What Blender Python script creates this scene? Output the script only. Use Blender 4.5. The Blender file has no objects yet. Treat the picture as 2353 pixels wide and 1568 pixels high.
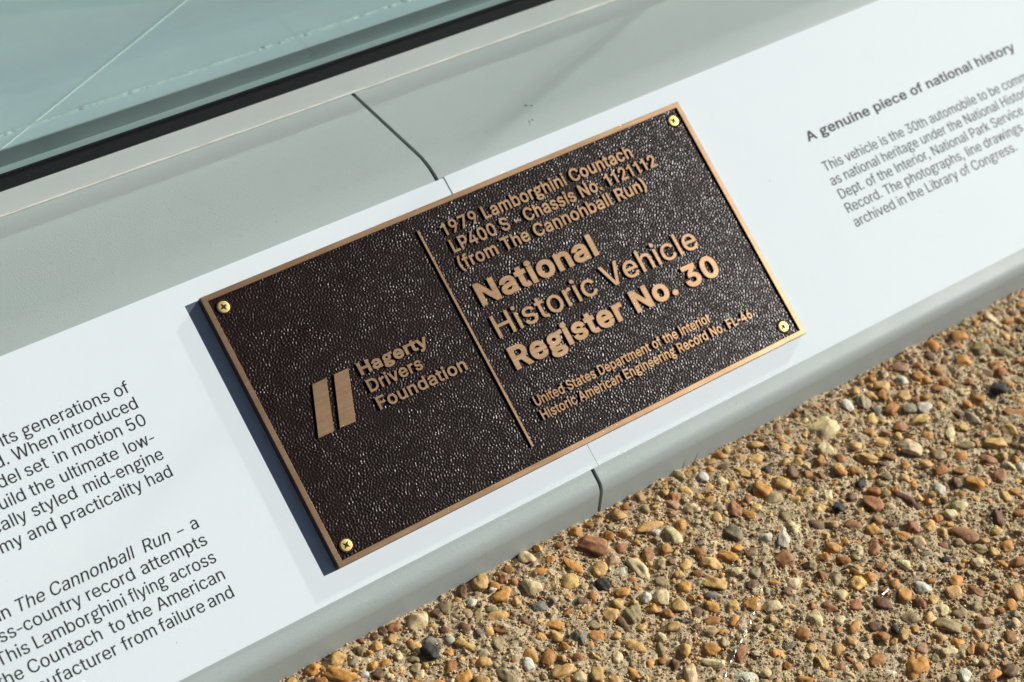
import bpy, bmesh, math, random, json
import numpy as np
from mathutils import Vector, Matrix
from mathutils.geometry import delaunay_2d_cdt

# ------------------------------------------------------------------ camera, sky, sun
S = bpy.context.scene
COL = S.collection
CAM_LOC = (-0.3870679591, -0.5782717136, 0.8952772419)
RIGHT = (0.8028050211, -0.5929241464, 0.0628096701)
DOWN = (-0.3712074691, -0.5794651479, -0.7255516227)
FWD = (0.4665930913, 0.5591610672, -0.6852954020)
cam = bpy.data.cameras.new('camera')
cam.sensor_width = 36.0
cam.lens = 68.44
cam.clip_start = 0.01
cam.clip_end = 500.0
cam.dof.use_dof = True
cam.dof.focus_distance = 1.125
cam.dof.aperture_fstop = 8.5
cam_o = bpy.data.objects.new('camera', cam)
COL.objects.link(cam_o)
cam_o.matrix_world = Matrix(((RIGHT[0], -DOWN[0], -FWD[0], CAM_LOC[0]),
                             (RIGHT[1], -DOWN[1], -FWD[1], CAM_LOC[1]),
                             (RIGHT[2], -DOWN[2], -FWD[2], CAM_LOC[2]), (0, 0, 0, 1)))
S.camera = cam_o

SUN_DIR = Vector((0.8166, -0.3299, 0.4736)).normalized()
SUN_EL = math.asin(SUN_DIR.z)
SUN_ROT = math.atan2(SUN_DIR.x, SUN_DIR.y)
world = bpy.data.worlds.new('World')
S.world = world
world.use_nodes = True
wn = world.node_tree
sky = wn.nodes.new('ShaderNodeTexSky')
sky.sky_type = 'NISHITA'
sky.sun_disc = False
sky.sun_elevation = SUN_EL
sky.sun_rotation = SUN_ROT
sky.air_density = 0.3
sky.dust_density = 0.1
sky.ozone_density = 6.0
wn.links.new(sky.outputs[0], wn.nodes['Background'].inputs[0])
wn.nodes['Background'].inputs[1].default_value = 0.05
sun = bpy.data.lights.new('sun', 'SUN')
sun.energy = 5.0
sun.angle = math.radians(0.53)
sun.color = (1.0, 0.955, 0.89)
sun_o = bpy.data.objects.new('sun', sun)
COL.objects.link(sun_o)
sun_o.location = SUN_DIR * 6
sun_o.rotation_euler = (-SUN_DIR).to_track_quat('-Z', 'Y').to_euler()

S.render.engine = 'CYCLES'
S.cycles.use_denoising = True
S.cycles.blur_glossy = 0.0
S.cycles.sample_clamp_indirect = 0.0
S.cycles.use_guiding = True
S.cycles.use_surface_guiding = True
S.cycles.use_volume_guiding = False
S.cycles.guiding_training_samples = 64
S.cycles.max_bounces = 8
S.cycles.transparent_max_bounces = 12
S.view_settings.view_transform = 'Standard'
S.view_settings.look = 'None'
S.view_settings.exposure = 0.0
S.view_settings.gamma = 1.0
S.view_settings.use_curve_mapping = False

GLYPHS = json.loads(r'''{" ":[376],"(":[546,[181,338,189,262,203,186,223,109,247,33,277,-43,313,-118,353,-192,472,-192,444,-133,419,-75,396,-20,376,32,359,84,344,133,331,182,321,229,313,276,307,322,304,368,302,413,304,464,308,517,314,571,323,627,334,684,348,741,364,798,382,856,402,914,423,970,447,1025,472,1078,353,1078,328,1035,305,988,284,937,263,882,245,825,228,767,214,708,201,647,191,587,184,528,180,470,178,413]],")":[546,[103,-131,74,-192,193,-192,233,-119,268,-45,298,30,323,107,343,183,357,260,365,337,368,413,367,469,362,527,355,586,346,647,333,708,319,767,302,825,283,882,263,937,241,988,218,1035,193,1078,74,1078,100,1025,123,970,145,914,165,856,183,798,198,741,212,684,223,627,232,571,239,517,242,464,244,413,243,369,239,324,234,278,226,233,216,186,204,137,189,87,172,36,152,-17,129,-73]],",":[376,[135,142,75,-239,169,-239,274,142]],"-":[600,[80,323,520,323,520,427,80,427]],".":[376,[99,82,106,47,126,18,156,-2,191,-9,226,-2,255,18,275,47,282,82,275,117,255,147,226,167,191,173,156,167,126,147,106,117]],"0":[906,[119,288,138,227,161,172,189,124,222,82,260,48,302,21,348,2,399,-10,453,-14,508,-10,558,2,605,21,647,48,684,82,717,124,745,172,769,227,787,288,800,355,808,429,811,508,808,587,800,661,787,728,768,790,745,845,716,893,684,934,646,969,604,996,558,1016,508,1027,453,1031,399,1027,349,1016,303,996,261,969,223,934,190,893,162,845,138,790,120,728,106,661,98,587,96,508,98,429,106,355],[246,287,234,336,225,388,220,446,219,508,220,571,225,629,234,682,246,730,262,773,280,811,301,843,326,870,354,892,384,907,417,916,453,919,489,916,522,907,553,892,580,870,605,843,627,811,645,773,660,730,672,682,681,629,686,571,688,508,686,446,681,388,672,336,660,287,645,244,627,207,605,174,580,147,553,126,522,111,489,102,453,99,417,102,384,111,354,126,326,147,301,174,280,207,262,244]],"1":[720,[300,916,200,834,80,814,80,715,220,741,350,830,350,0,478,0,478,1017,350,1017]],"2":[906,[128,95,128,0,778,0,778,113,305,113,305,121,534,359,576,404,612,445,645,483,672,517,695,549,714,579,730,608,742,635,751,662,757,689,761,717,762,745,760,784,752,822,740,857,722,890,700,921,675,949,645,973,612,993,575,1010,536,1022,494,1029,450,1031,405,1029,363,1021,323,1009,286,992,252,971,221,946,195,917,172,885,154,849,141,810,134,768,131,724,254,724,255,753,260,779,267,804,278,827,291,848,306,866,324,882,344,895,367,905,392,913,419,918,447,919,474,918,500,914,524,907,546,898,567,886,585,872,601,856,615,837,626,816,634,794,639,769,640,743,639,719,636,697,630,674,621,653,611,632,598,610,582,588,564,565]],"3":[906,[87,264,93,222,103,183,119,147,140,115,166,85,195,60,228,38,265,19,305,5,347,-5,390,-12,436,-14,486,-11,533,-4,576,8,617,25,654,46,687,71,716,100,741,132,761,168,775,206,783,246,786,290,783,331,775,371,761,409,742,445,718,478,689,506,655,531,617,552,574,567,527,577,477,580,442,579,745,921,745,1017,139,1017,139,904,576,904,576,897,313,598,313,495,402,495,445,493,484,488,519,479,549,467,576,452,598,434,617,414,632,392,643,368,652,343,657,317,658,290,656,260,651,233,642,208,629,186,613,166,595,149,574,134,550,122,524,112,497,105,468,101,437,100,408,101,381,104,355,110,330,118,308,129,287,142,269,157,253,174,240,194,230,215,222,238,219,264]],"4":[906,[79,317,79,211,563,211,563,0,686,0,686,211,826,211,826,325,686,325,686,635,563,635,563,325,217,325,217,332,621,1017,494,1017]],"5":[906,[124,223,133,186,147,152,166,120,189,91,216,65,246,42,280,22,317,7,356,-5,398,-11,442,-14,490,-11,535,-3,578,11,617,30,653,54,686,83,714,115,738,151,757,191,771,233,779,279,782,326,780,363,776,397,768,430,758,462,744,492,729,520,710,546,690,571,667,592,643,611,616,628,588,642,557,653,526,661,493,666,459,667,432,666,406,663,380,657,355,650,331,640,310,629,290,617,272,603,268,603,301,904,733,904,733,1017,192,1017,135,505,256,492,272,505,290,517,311,527,335,537,360,544,385,550,410,553,436,554,467,552,496,546,524,537,549,524,573,508,594,489,612,467,627,442,640,415,648,387,654,356,656,324,654,293,649,263,640,235,628,209,613,185,596,163,575,145,552,129,527,116,501,107,472,102,442,100,417,101,392,105,369,111,347,121,326,132,307,145,291,161,276,178,264,197,254,217,248,238,244,261,119,261]],"6":[906,[169,149,192,113,219,81,250,53,284,29,322,11,363,-3,407,-11,453,-14,499,-11,542,-3,582,10,620,29,655,52,685,79,712,110,735,145,754,183,767,224,775,268,778,314,775,360,768,403,756,443,739,480,718,513,693,542,664,568,632,589,596,606,557,618,515,626,470,628,429,625,391,614,358,597,348,589,644,1017,505,1017,274,681,236,623,204,569,179,521,159,478,145,438,135,399,129,361,127,324,130,276,138,231,151,188],[276,203,265,229,256,256,252,286,250,317,252,347,256,376,265,403,276,428,290,451,307,471,326,488,348,503,371,515,397,524,424,529,453,531,482,529,509,524,534,515,557,503,579,488,598,470,614,450,629,427,640,402,648,374,653,345,655,314,653,284,648,255,640,228,629,203,614,180,598,159,579,141,557,125,534,113,509,104,482,99,453,97,424,99,397,104,371,113,348,125,326,141,307,159,290,180]],"7":[906,[194,0,330,0,781,897,781,1017,124,1017,124,904,647,904,647,897]],"9":[906,[166,538,187,504,212,475,241,450,274,428,310,411,349,399,391,392,436,389,476,393,513,404,547,420,557,428,261,0,401,0,630,337,668,395,700,448,726,496,745,539,759,580,770,619,776,657,778,694,775,742,767,787,754,829,736,869,713,905,686,937,655,964,620,988,582,1007,542,1020,498,1028,452,1031,407,1028,364,1020,323,1007,285,989,250,966,219,939,192,908,169,873,151,834,138,793,130,750,127,703,129,657,137,614,149,575],[277,591,265,616,257,643,252,672,251,703,252,734,257,762,265,789,277,815,291,838,307,859,327,877,348,892,372,905,397,913,424,919,452,920,481,919,508,913,534,905,558,892,579,877,598,858,615,838,629,814,640,789,648,761,653,732,655,701,653,670,648,642,640,615,629,590,615,567,598,547,579,529,557,514,533,502,508,494,481,489,452,487,424,489,397,494,372,502,348,515,327,530,307,547,291,568]],"A":[959,[33,0,170,0,269,284,689,284,790,0,926,0,552,1017,403,1017],[381,605,426,742,478,913,528,744,574,605,648,397,309,397]],"B":[912,[249,114,249,462,496,462,529,460,559,455,586,447,611,436,634,422,653,406,671,388,685,368,696,346,704,323,709,299,711,273,708,240,698,211,682,184,660,159,630,140,591,125,545,117,490,114],[120,1017,120,0,493,0,550,2,602,9,648,20,689,36,724,55,755,78,780,104,800,133,816,165,827,199,834,235,836,272,834,311,828,346,818,377,805,406,788,432,770,455,749,474,726,491,702,504,678,514,654,521,630,524,630,533,652,541,673,549,693,560,713,572,731,586,747,602,761,620,773,640,783,663,790,688,795,717,796,748,794,784,788,819,777,852,762,884,742,913,718,939,690,962,658,981,620,997,579,1008,533,1015,482,1017],[249,571,249,903,480,903,526,901,565,892,599,878,625,858,646,833,660,806,669,777,672,744,670,719,666,695,657,673,646,653,632,634,616,618,597,604,576,592,553,583,529,576,503,572,476,571]],"C":[1020,[139,230,171,175,209,127,252,85,300,50,353,22,410,2,471,-10,535,-14,573,-12,610,-8,646,-1,681,9,715,22,746,37,776,55,805,76,831,99,855,124,877,152,896,181,913,213,927,247,938,283,946,321,817,321,810,296,801,272,791,250,779,229,765,209,750,192,733,176,715,161,695,148,675,137,653,128,631,120,607,114,584,109,559,107,535,106,489,109,446,118,406,132,368,153,333,179,301,210,274,247,250,289,231,337,218,389,210,446,207,508,210,570,218,628,231,680,250,728,273,770,301,807,332,838,367,864,405,885,446,900,489,909,535,912,559,911,584,908,607,904,631,898,653,890,675,881,695,870,715,857,733,842,750,826,765,808,779,789,791,768,801,746,810,722,817,696,946,696,937,735,926,771,912,805,896,837,876,867,854,894,830,919,804,942,776,963,746,981,714,996,680,1009,646,1018,610,1025,573,1030,535,1031,471,1027,410,1015,353,995,300,967,252,932,209,890,171,841,139,786,114,725,95,658,84,586,81,508,84,431,95,358,114,292]],"D":[1004,[120,1017,120,0,438,0,512,4,581,15,644,35,701,61,752,95,797,136,835,183,867,237,891,297,909,363,920,434,923,511,920,587,909,657,891,723,867,782,836,836,798,883,755,923,705,957,650,983,589,1002,522,1014,451,1017],[442,903,498,900,550,892,597,877,639,856,676,830,709,799,736,763,758,721,776,675,788,624,796,570,798,511,796,451,788,396,776,345,758,298,735,256,707,219,674,188,636,161,592,141,543,126,489,117,429,114,249,114,249,903]],"E":[837,[249,114,249,457,711,457,711,572,249,572,249,903,745,903,745,1017,120,1017,120,0,750,0,750,114]],"F":[820,[249,0,249,442,692,442,692,557,249,557,249,903,738,903,738,1017,120,1017,120,0]],"H":[1034,[120,0,249,0,249,464,785,464,785,0,914,0,914,1017,785,1017,785,578,249,578,249,1017,120,1017]],"I":[360,[120,0,248,0,248,1017,120,1017]],"L":[786,[120,1017,120,0,722,0,722,114,249,114,249,1017]],"N":[1047,[249,656,240,860,296,762,355,661,404,580,774,0,927,0,927,1017,798,1017,798,390,798,314,801,216,805,156,775,213,726,301,686,365,272,1017,120,1017,120,0,250,0,250,582]],"P":[889,[120,0,249,0,249,371,470,371,527,374,578,382,624,396,665,414,701,438,732,465,758,496,779,531,796,569,808,609,815,651,817,695,815,740,808,782,796,822,779,859,758,894,732,925,701,952,665,975,624,993,578,1007,527,1015,470,1017,120,1017],[503,487,465,485,249,485,249,904,464,904,502,902,537,897,567,889,594,877,617,862,637,845,653,825,666,803,676,779,683,752,688,725,689,695,688,666,683,638,676,612,666,587,653,565,637,545,617,527,594,512,568,500,537,492]],"R":[898,[120,0,249,0,249,395,472,395,493,396,706,0,856,0,627,418,666,434,702,456,733,481,759,510,781,543,797,579,809,618,816,660,819,704,816,748,809,790,797,830,781,866,759,900,733,929,702,955,666,977,625,995,579,1007,528,1015,472,1017,120,1017],[466,904,504,903,538,898,568,890,595,879,618,865,638,849,654,831,667,809,677,786,685,761,689,733,690,704,689,675,685,649,677,624,667,601,654,580,638,562,618,547,595,534,569,523,539,516,505,512,467,510,249,510,249,904]],"S":[893,[128,120,153,89,182,62,216,38,255,18,298,3,344,-9,394,-15,447,-18,503,-15,555,-8,603,4,647,21,686,42,720,67,749,95,773,127,792,161,806,198,814,237,817,277,815,311,810,341,801,370,789,395,774,418,757,439,738,458,717,475,695,491,672,504,648,516,623,527,339,616,317,626,297,638,279,652,262,667,248,684,238,704,232,726,230,751,232,774,237,796,245,817,257,836,272,854,290,870,311,884,335,896,360,905,388,912,418,916,450,917,494,914,535,906,571,893,604,875,632,851,653,824,667,792,675,756,802,756,798,794,788,831,774,865,754,897,730,927,701,953,669,976,632,995,592,1011,549,1022,503,1029,454,1031,406,1029,360,1022,316,1011,275,996,238,976,204,953,175,926,150,896,130,862,115,826,107,787,104,745,108,696,121,652,142,613,172,578,210,548,255,521,308,498,367,479,517,437,543,428,568,419,592,409,613,398,632,386,649,373,664,358,676,341,684,323,689,302,691,279,689,252,683,228,673,205,659,184,641,164,621,147,598,133,572,121,543,111,513,104,481,100,447,98,417,100,388,103,360,109,333,117,308,128,285,142,265,157,247,175,232,196,221,219,213,245,209,273,76,273,82,231,92,191,107,154]],"T":[897,[64,1017,64,903,385,903,385,0,513,0,513,903,834,903,834,1017]],"U":[1034,[123,295,132,247,148,202,169,160,196,121,229,87,266,56,308,31,355,10,405,-5,459,-13,518,-16,576,-13,630,-5,680,10,727,31,769,56,806,87,838,121,865,160,887,202,902,247,911,295,914,346,914,1017,785,1017,785,356,783,321,777,287,767,256,753,226,735,199,714,175,689,154,661,136,630,122,596,111,558,105,518,103,477,105,440,111,406,122,374,136,346,154,321,175,299,199,281,226,267,256,257,287,251,321,249,356,249,1017,120,1017,120,346]],"V":[959,[169,1017,33,1017,408,0,556,0,926,1017,789,1017,579,412,534,276,482,106,431,275,384,412]],"W":[1372,[351,291,326,392,165,1017,33,1017,310,0,461,0,670,789,685,873,911,0,1060,0,1339,1017,1207,1017,1045,392,1021,291,998,187,985,124,972,187,949,291,923,392,759,1017,612,1017,448,392,423,291,399,187,386,120,374,187]],"a":[778,[155,386,135,373,116,358,100,341,86,322,75,300,67,275,62,247,61,216,63,180,69,147,80,117,95,89,114,65,136,43,161,25,189,10,219,-2,251,-10,285,-15,320,-17,351,-16,380,-12,407,-6,431,2,452,12,472,23,489,36,504,49,528,77,545,104,553,104,553,0,673,0,673,503,671,543,666,580,657,612,645,640,629,665,612,687,593,705,572,721,549,733,526,744,502,752,478,759,454,763,431,766,409,768,388,769,357,768,327,764,296,759,266,751,236,740,209,727,182,711,157,692,134,670,114,644,97,615,82,582,200,548,214,575,235,602,263,625,298,645,319,652,341,657,365,661,391,662,417,661,440,657,461,652,480,644,511,622,533,593,541,576,547,557,550,536,551,509,546,485,531,470,505,460,467,453,251,421,225,415,200,407,177,397],[204,144,189,174,184,210,189,249,207,279,234,301,269,317,288,323,309,329,329,333,400,342,463,352,519,364,539,371,551,380,551,276,550,253,545,230,537,208,527,186,513,166,497,148,478,132,456,117,431,106,404,97,374,92,341,91,318,92,298,94,278,98,259,104,228,121]],"b":[849,[105,0,224,0,224,117,236,117,253,92,276,62,289,47,305,33,324,20,345,8,369,-3,396,-10,426,-15,459,-16,505,-13,548,-4,589,11,626,32,661,59,691,91,718,127,740,169,758,215,770,265,778,319,780,378,778,435,770,489,757,539,740,585,717,627,691,663,660,695,626,721,588,742,548,757,504,766,458,769,424,767,393,763,366,756,343,745,322,733,304,720,288,706,275,691,253,663,236,638,227,638,227,1017,105,1017],[225,379,227,420,231,458,239,493,250,526,264,555,280,582,300,605,322,624,348,640,376,651,407,657,440,660,475,657,506,650,534,639,560,623,582,603,602,579,618,552,632,522,643,490,650,455,655,418,656,379,655,339,650,302,642,266,632,233,618,203,601,175,581,152,559,131,533,115,505,103,474,96,440,94,407,96,377,103,349,114,323,130,301,150,281,173,264,200,250,230,239,263,232,299,227,338]],"c":[791,[93,216,112,170,136,128,164,92,197,60,234,33,274,11,318,-4,365,-13,414,-16,442,-15,470,-13,496,-8,521,-1,546,7,569,17,591,29,612,43,632,58,650,75,667,93,682,112,696,133,708,156,718,180,726,205,608,234,598,205,583,177,564,153,541,132,515,115,485,103,452,95,414,93,379,95,346,103,316,115,290,132,267,153,247,177,230,204,217,235,206,268,199,302,194,338,193,375,194,413,199,449,206,484,217,517,230,547,247,575,267,599,290,620,316,638,346,650,379,657,414,660,451,657,484,650,514,638,540,621,562,601,581,578,595,552,606,524,723,554,715,578,705,601,693,623,680,644,665,663,648,681,630,697,610,712,589,725,567,736,544,746,520,754,495,761,469,765,442,768,414,769,365,766,318,757,274,741,234,720,197,693,164,661,136,624,112,582,93,536,79,486,71,432,68,375,71,318,79,265]],"d":[849,[91,215,109,169,132,127,158,91,189,59,223,32,261,11,301,-4,345,-13,391,-16,424,-15,454,-10,481,-3,505,8,525,20,544,33,560,47,574,62,597,92,613,117,625,117,625,0,744,0,744,1017,621,1017,621,638,612,638,597,663,575,691,561,706,545,720,527,733,506,745,482,756,455,763,425,767,391,769,345,766,302,757,261,742,224,721,189,695,159,663,132,627,110,585,92,539,79,489,71,435,68,378,71,319,79,265],[217,233,206,266,199,302,194,339,193,379,194,418,199,455,206,490,217,522,230,552,247,579,267,603,289,623,315,639,343,650,375,657,409,660,442,657,473,651,501,640,527,624,549,605,569,582,586,555,599,526,610,493,617,458,622,420,623,379,622,338,617,299,610,263,599,230,585,200,568,173,549,150,526,130,501,114,473,103,442,96,409,94,375,96,344,103,316,115,290,131,267,152,248,175,231,203]],"e":[808,[71,317,79,265,92,215,111,170,135,128,163,92,196,60,234,33,276,11,321,-4,371,-13,424,-16,462,-15,499,-10,533,-2,565,9,595,23,623,39,648,58,670,79,690,102,706,126,720,153,730,182,611,211,594,175,571,145,542,122,507,105,488,100,468,96,447,93,425,92,391,94,359,100,329,109,302,123,277,140,256,161,237,185,221,212,208,243,199,277,194,315,193,339,742,339,742,388,740,438,735,483,726,525,714,564,699,598,681,630,661,657,638,682,614,703,588,721,560,736,532,748,502,757,472,764,441,768,410,769,360,766,314,756,270,741,230,719,194,691,162,659,134,622,111,579,92,533,79,483,71,430,68,374],[193,453,198,483,206,511,218,539,232,565,249,588,270,609,293,627,318,641,346,652,377,658,410,660,443,658,473,652,501,642,525,628,547,610,566,589,582,564,595,537,606,507,613,475,618,442,193,442]],"f":[507,[283,0,283,654,456,654,456,759,283,759,283,837,285,863,290,885,298,904,309,920,323,932,341,941,363,946,389,948,412,947,430,944,455,937,485,1042,469,1048,445,1054,413,1058,375,1060,348,1058,321,1054,295,1047,270,1038,247,1025,226,1010,207,992,191,972,178,948,169,923,163,894,161,863,161,759,13,759,13,654,161,654,161,0]],"g":[830,[131,33,93,-5,70,-48,62,-100,70,-152,93,-195,131,-233,181,-263,243,-285,316,-299,402,-304,489,-299,561,-285,624,-263,674,-233,712,-195,735,-152,742,-100,735,-48,712,-5,674,33,624,63,561,85,489,99,402,104,326,100,326,104,222,207,242,277,270,291,274,289,333,270,394,264,456,270,515,289,567,320,611,361,644,410,665,464,672,521,665,579,644,633,615,676,658,683,824,704,824,792,700,779,519,753,519,751,515,753,456,772,394,779,333,772,274,753,221,723,177,682,144,633,124,579,117,521,124,464,144,410,177,361,182,356,103,259,117,94,150,44],[223,-165,199,-147,184,-125,179,-100,184,-74,199,-53,223,-35,257,-20,298,-9,345,-2,402,0,459,-2,507,-9,548,-20,581,-35,606,-53,621,-74,626,-100,621,-125,606,-147,581,-165,548,-180,507,-191,459,-198,402,-200,345,-198,298,-191,257,-180],[394,368,358,371,324,383,294,401,268,425,249,455,237,487,233,521,237,555,249,588,268,617,294,641,324,660,358,671,394,675,430,671,464,660,495,641,521,617,540,588,552,555,556,521,552,487,540,455,521,425,495,401,464,383,430,371]],"h":[820,[105,1017,105,0,227,0,227,453,229,485,234,515,242,541,253,565,266,587,283,606,301,622,322,635,344,645,368,652,393,657,420,658,458,655,491,646,521,630,546,609,566,582,580,549,589,512,592,470,592,0,714,0,714,481,712,527,706,569,696,608,681,642,663,671,642,697,618,719,590,737,560,751,527,761,492,767,455,769,413,766,374,758,338,744,304,724,274,698,247,664,227,629,227,1017]],"i":[333,[135,892,167,886,200,892,228,909,246,935,253,966,246,998,228,1024,200,1042,167,1047,135,1042,108,1024,89,998,83,966,89,935,108,909],[105,759,105,0,227,0,227,759]],"k":[761,[227,423,227,1017,105,1017,105,0,227,0,227,280,308,356,588,0,744,0,402,433,720,759,569,759,241,423]],"l":[333,[107,0,229,0,229,1017,107,1017]],"m":[1220,[227,0,227,476,229,505,233,532,241,557,252,578,265,598,280,614,296,628,315,640,335,649,356,656,377,660,399,661,430,659,458,651,483,639,506,622,524,601,538,577,546,550,548,520,548,0,671,0,671,494,672,518,676,540,682,561,691,580,702,598,715,614,731,628,748,639,768,649,789,656,812,660,837,661,867,659,895,652,921,641,945,625,965,605,980,578,989,546,991,507,991,0,1114,0,1114,510,1112,553,1106,591,1095,626,1081,657,1064,684,1043,708,1020,727,994,744,966,756,937,765,906,770,873,772,844,771,815,767,788,760,761,750,737,737,714,723,693,706,674,686,658,665,644,642,634,619,632,628,618,663,598,694,575,721,546,744,514,760,478,769,438,772,414,771,390,767,367,761,344,752,322,741,302,727,283,711,265,692,249,670,235,646,225,621,224,759,105,759,105,0]],"n":[819,[227,0,227,453,229,485,234,515,242,541,253,565,266,587,283,606,301,622,322,635,344,645,368,652,393,657,420,658,458,655,491,646,521,630,546,609,566,582,580,549,589,512,592,470,592,0,714,0,714,481,712,527,706,569,696,608,681,642,663,671,642,697,617,719,590,737,560,751,527,761,492,767,455,769,413,766,374,758,338,744,304,724,274,698,247,664,223,759,105,759,105,0]],"o":[830,[93,216,112,170,136,128,164,92,197,60,234,33,274,11,318,-4,365,-13,414,-16,465,-13,512,-4,556,11,597,33,634,60,667,92,695,128,719,170,738,216,751,265,759,318,762,375,759,432,751,486,738,536,719,582,695,624,667,661,634,693,597,720,556,741,512,757,465,766,414,769,365,766,318,757,274,741,234,720,197,693,164,661,136,624,112,582,93,536,79,486,71,432,68,375,71,318,79,265],[217,235,206,268,199,302,194,338,193,375,194,413,199,449,206,484,217,517,230,547,247,575,267,599,290,620,316,638,346,650,379,657,414,660,451,657,484,650,514,638,540,620,564,599,584,575,601,547,614,516,625,483,632,448,637,412,638,375,637,338,632,302,625,268,614,235,601,204,584,177,564,153,540,132,514,115,484,103,451,95,414,93,379,95,346,103,316,115,290,132,267,153,247,177,230,204]],"p":[849,[225,379,227,420,231,458,239,493,250,526,264,555,280,582,300,605,322,624,348,640,376,651,407,657,440,660,475,657,506,650,534,639,560,623,582,603,602,579,618,552,632,522,643,490,650,455,655,418,656,379,655,339,650,302,642,266,632,233,618,203,601,175,581,152,559,131,533,115,505,103,474,96,440,94,407,96,377,103,349,114,323,130,301,150,281,173,264,200,250,230,239,263,232,299,227,338],[224,638,224,759,105,759,105,-285,227,-285,227,117,236,117,253,92,276,62,290,47,306,33,324,20,345,8,369,-3,396,-10,426,-15,459,-16,505,-13,548,-4,589,11,626,32,661,59,691,91,718,127,740,169,758,215,770,265,778,319,780,378,778,435,770,489,757,539,740,585,717,627,691,663,660,695,626,721,588,742,548,757,504,766,458,769,424,767,393,763,366,756,343,745,322,733,304,720,288,706,274,691,253,663,236,638]],"r":[518,[227,0,227,474,229,500,233,524,241,546,252,567,265,586,280,603,298,617,318,629,340,639,363,646,388,650,414,651,460,649,487,645,487,767,459,769,426,770,393,767,362,761,332,750,305,734,280,715,260,694,243,669,231,642,223,642,223,759,105,759,105,0]],"s":[730,[105,100,124,76,145,54,169,36,195,20,224,7,256,-3,290,-11,326,-15,364,-16,407,-15,447,-9,485,0,520,13,552,29,580,48,604,70,625,94,641,121,653,150,660,181,662,213,659,251,650,285,634,315,612,343,584,367,549,387,507,405,459,419,343,446,313,454,287,464,265,474,248,487,225,516,217,554,220,577,228,598,242,617,262,634,286,647,312,657,342,663,375,665,409,663,439,657,464,646,485,631,502,614,516,595,528,575,536,554,648,580,639,607,628,632,614,656,598,678,579,699,558,716,534,732,508,745,478,755,446,763,412,767,374,769,335,767,298,762,263,753,230,741,200,726,173,707,150,687,130,663,114,637,103,609,96,579,94,548,97,509,106,475,122,444,144,416,173,392,208,371,250,354,298,340,424,310,450,303,473,294,492,284,508,271,529,242,536,206,533,183,524,162,510,142,489,125,463,110,434,99,400,93,363,91,330,93,300,98,272,108,248,121,227,137,210,159,197,184,188,213,71,188,79,156,91,127]],"t":[455,[130,186,133,142,143,104,160,71,184,43,214,20,249,5,290,-5,337,-8,384,-5,406,-2,426,3,404,107,370,102,341,100,299,105,272,123,257,152,252,195,252,654,408,654,408,759,252,759,252,942,130,942,130,759,13,759,13,654,130,654]],"u":[820,[105,759,105,278,107,232,113,190,124,152,138,117,156,87,178,61,202,39,230,22,260,8,293,-2,328,-8,365,-10,406,-7,444,1,480,15,514,34,545,60,572,93,596,138,596,0,714,0,714,759,592,759,592,305,590,274,586,245,578,218,567,194,553,172,537,153,519,137,498,124,476,114,452,106,427,102,400,100,362,103,329,113,299,128,274,150,253,177,239,209,230,246,227,288,227,759]],"v":[778,[35,759,325,0,453,0,743,759,610,759,425,242,415,208,390,118,364,208,354,242,343,276,169,759]],"w":[1134,[308,273,267,427,174,759,45,759,275,0,397,0,496,343,525,449,553,561,567,618,609,450,638,343,737,0,859,0,1089,759,960,759,867,427,826,270,794,135,763,271,723,427,633,759,504,759]],"y":[778,[123,-171,95,-277,109,-282,129,-286,154,-289,183,-290,209,-289,234,-286,257,-280,279,-271,299,-261,318,-248,336,-232,353,-214,369,-193,383,-170,396,-144,408,-116,743,759,610,759,389,118,364,207,354,241,343,276,169,759,35,759,325,-3,292,-95,282,-116,272,-134,260,-148,235,-168,208,-178,177,-180]],"–":[720,[60,323,660,323,660,427,60,427]]}''')
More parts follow.
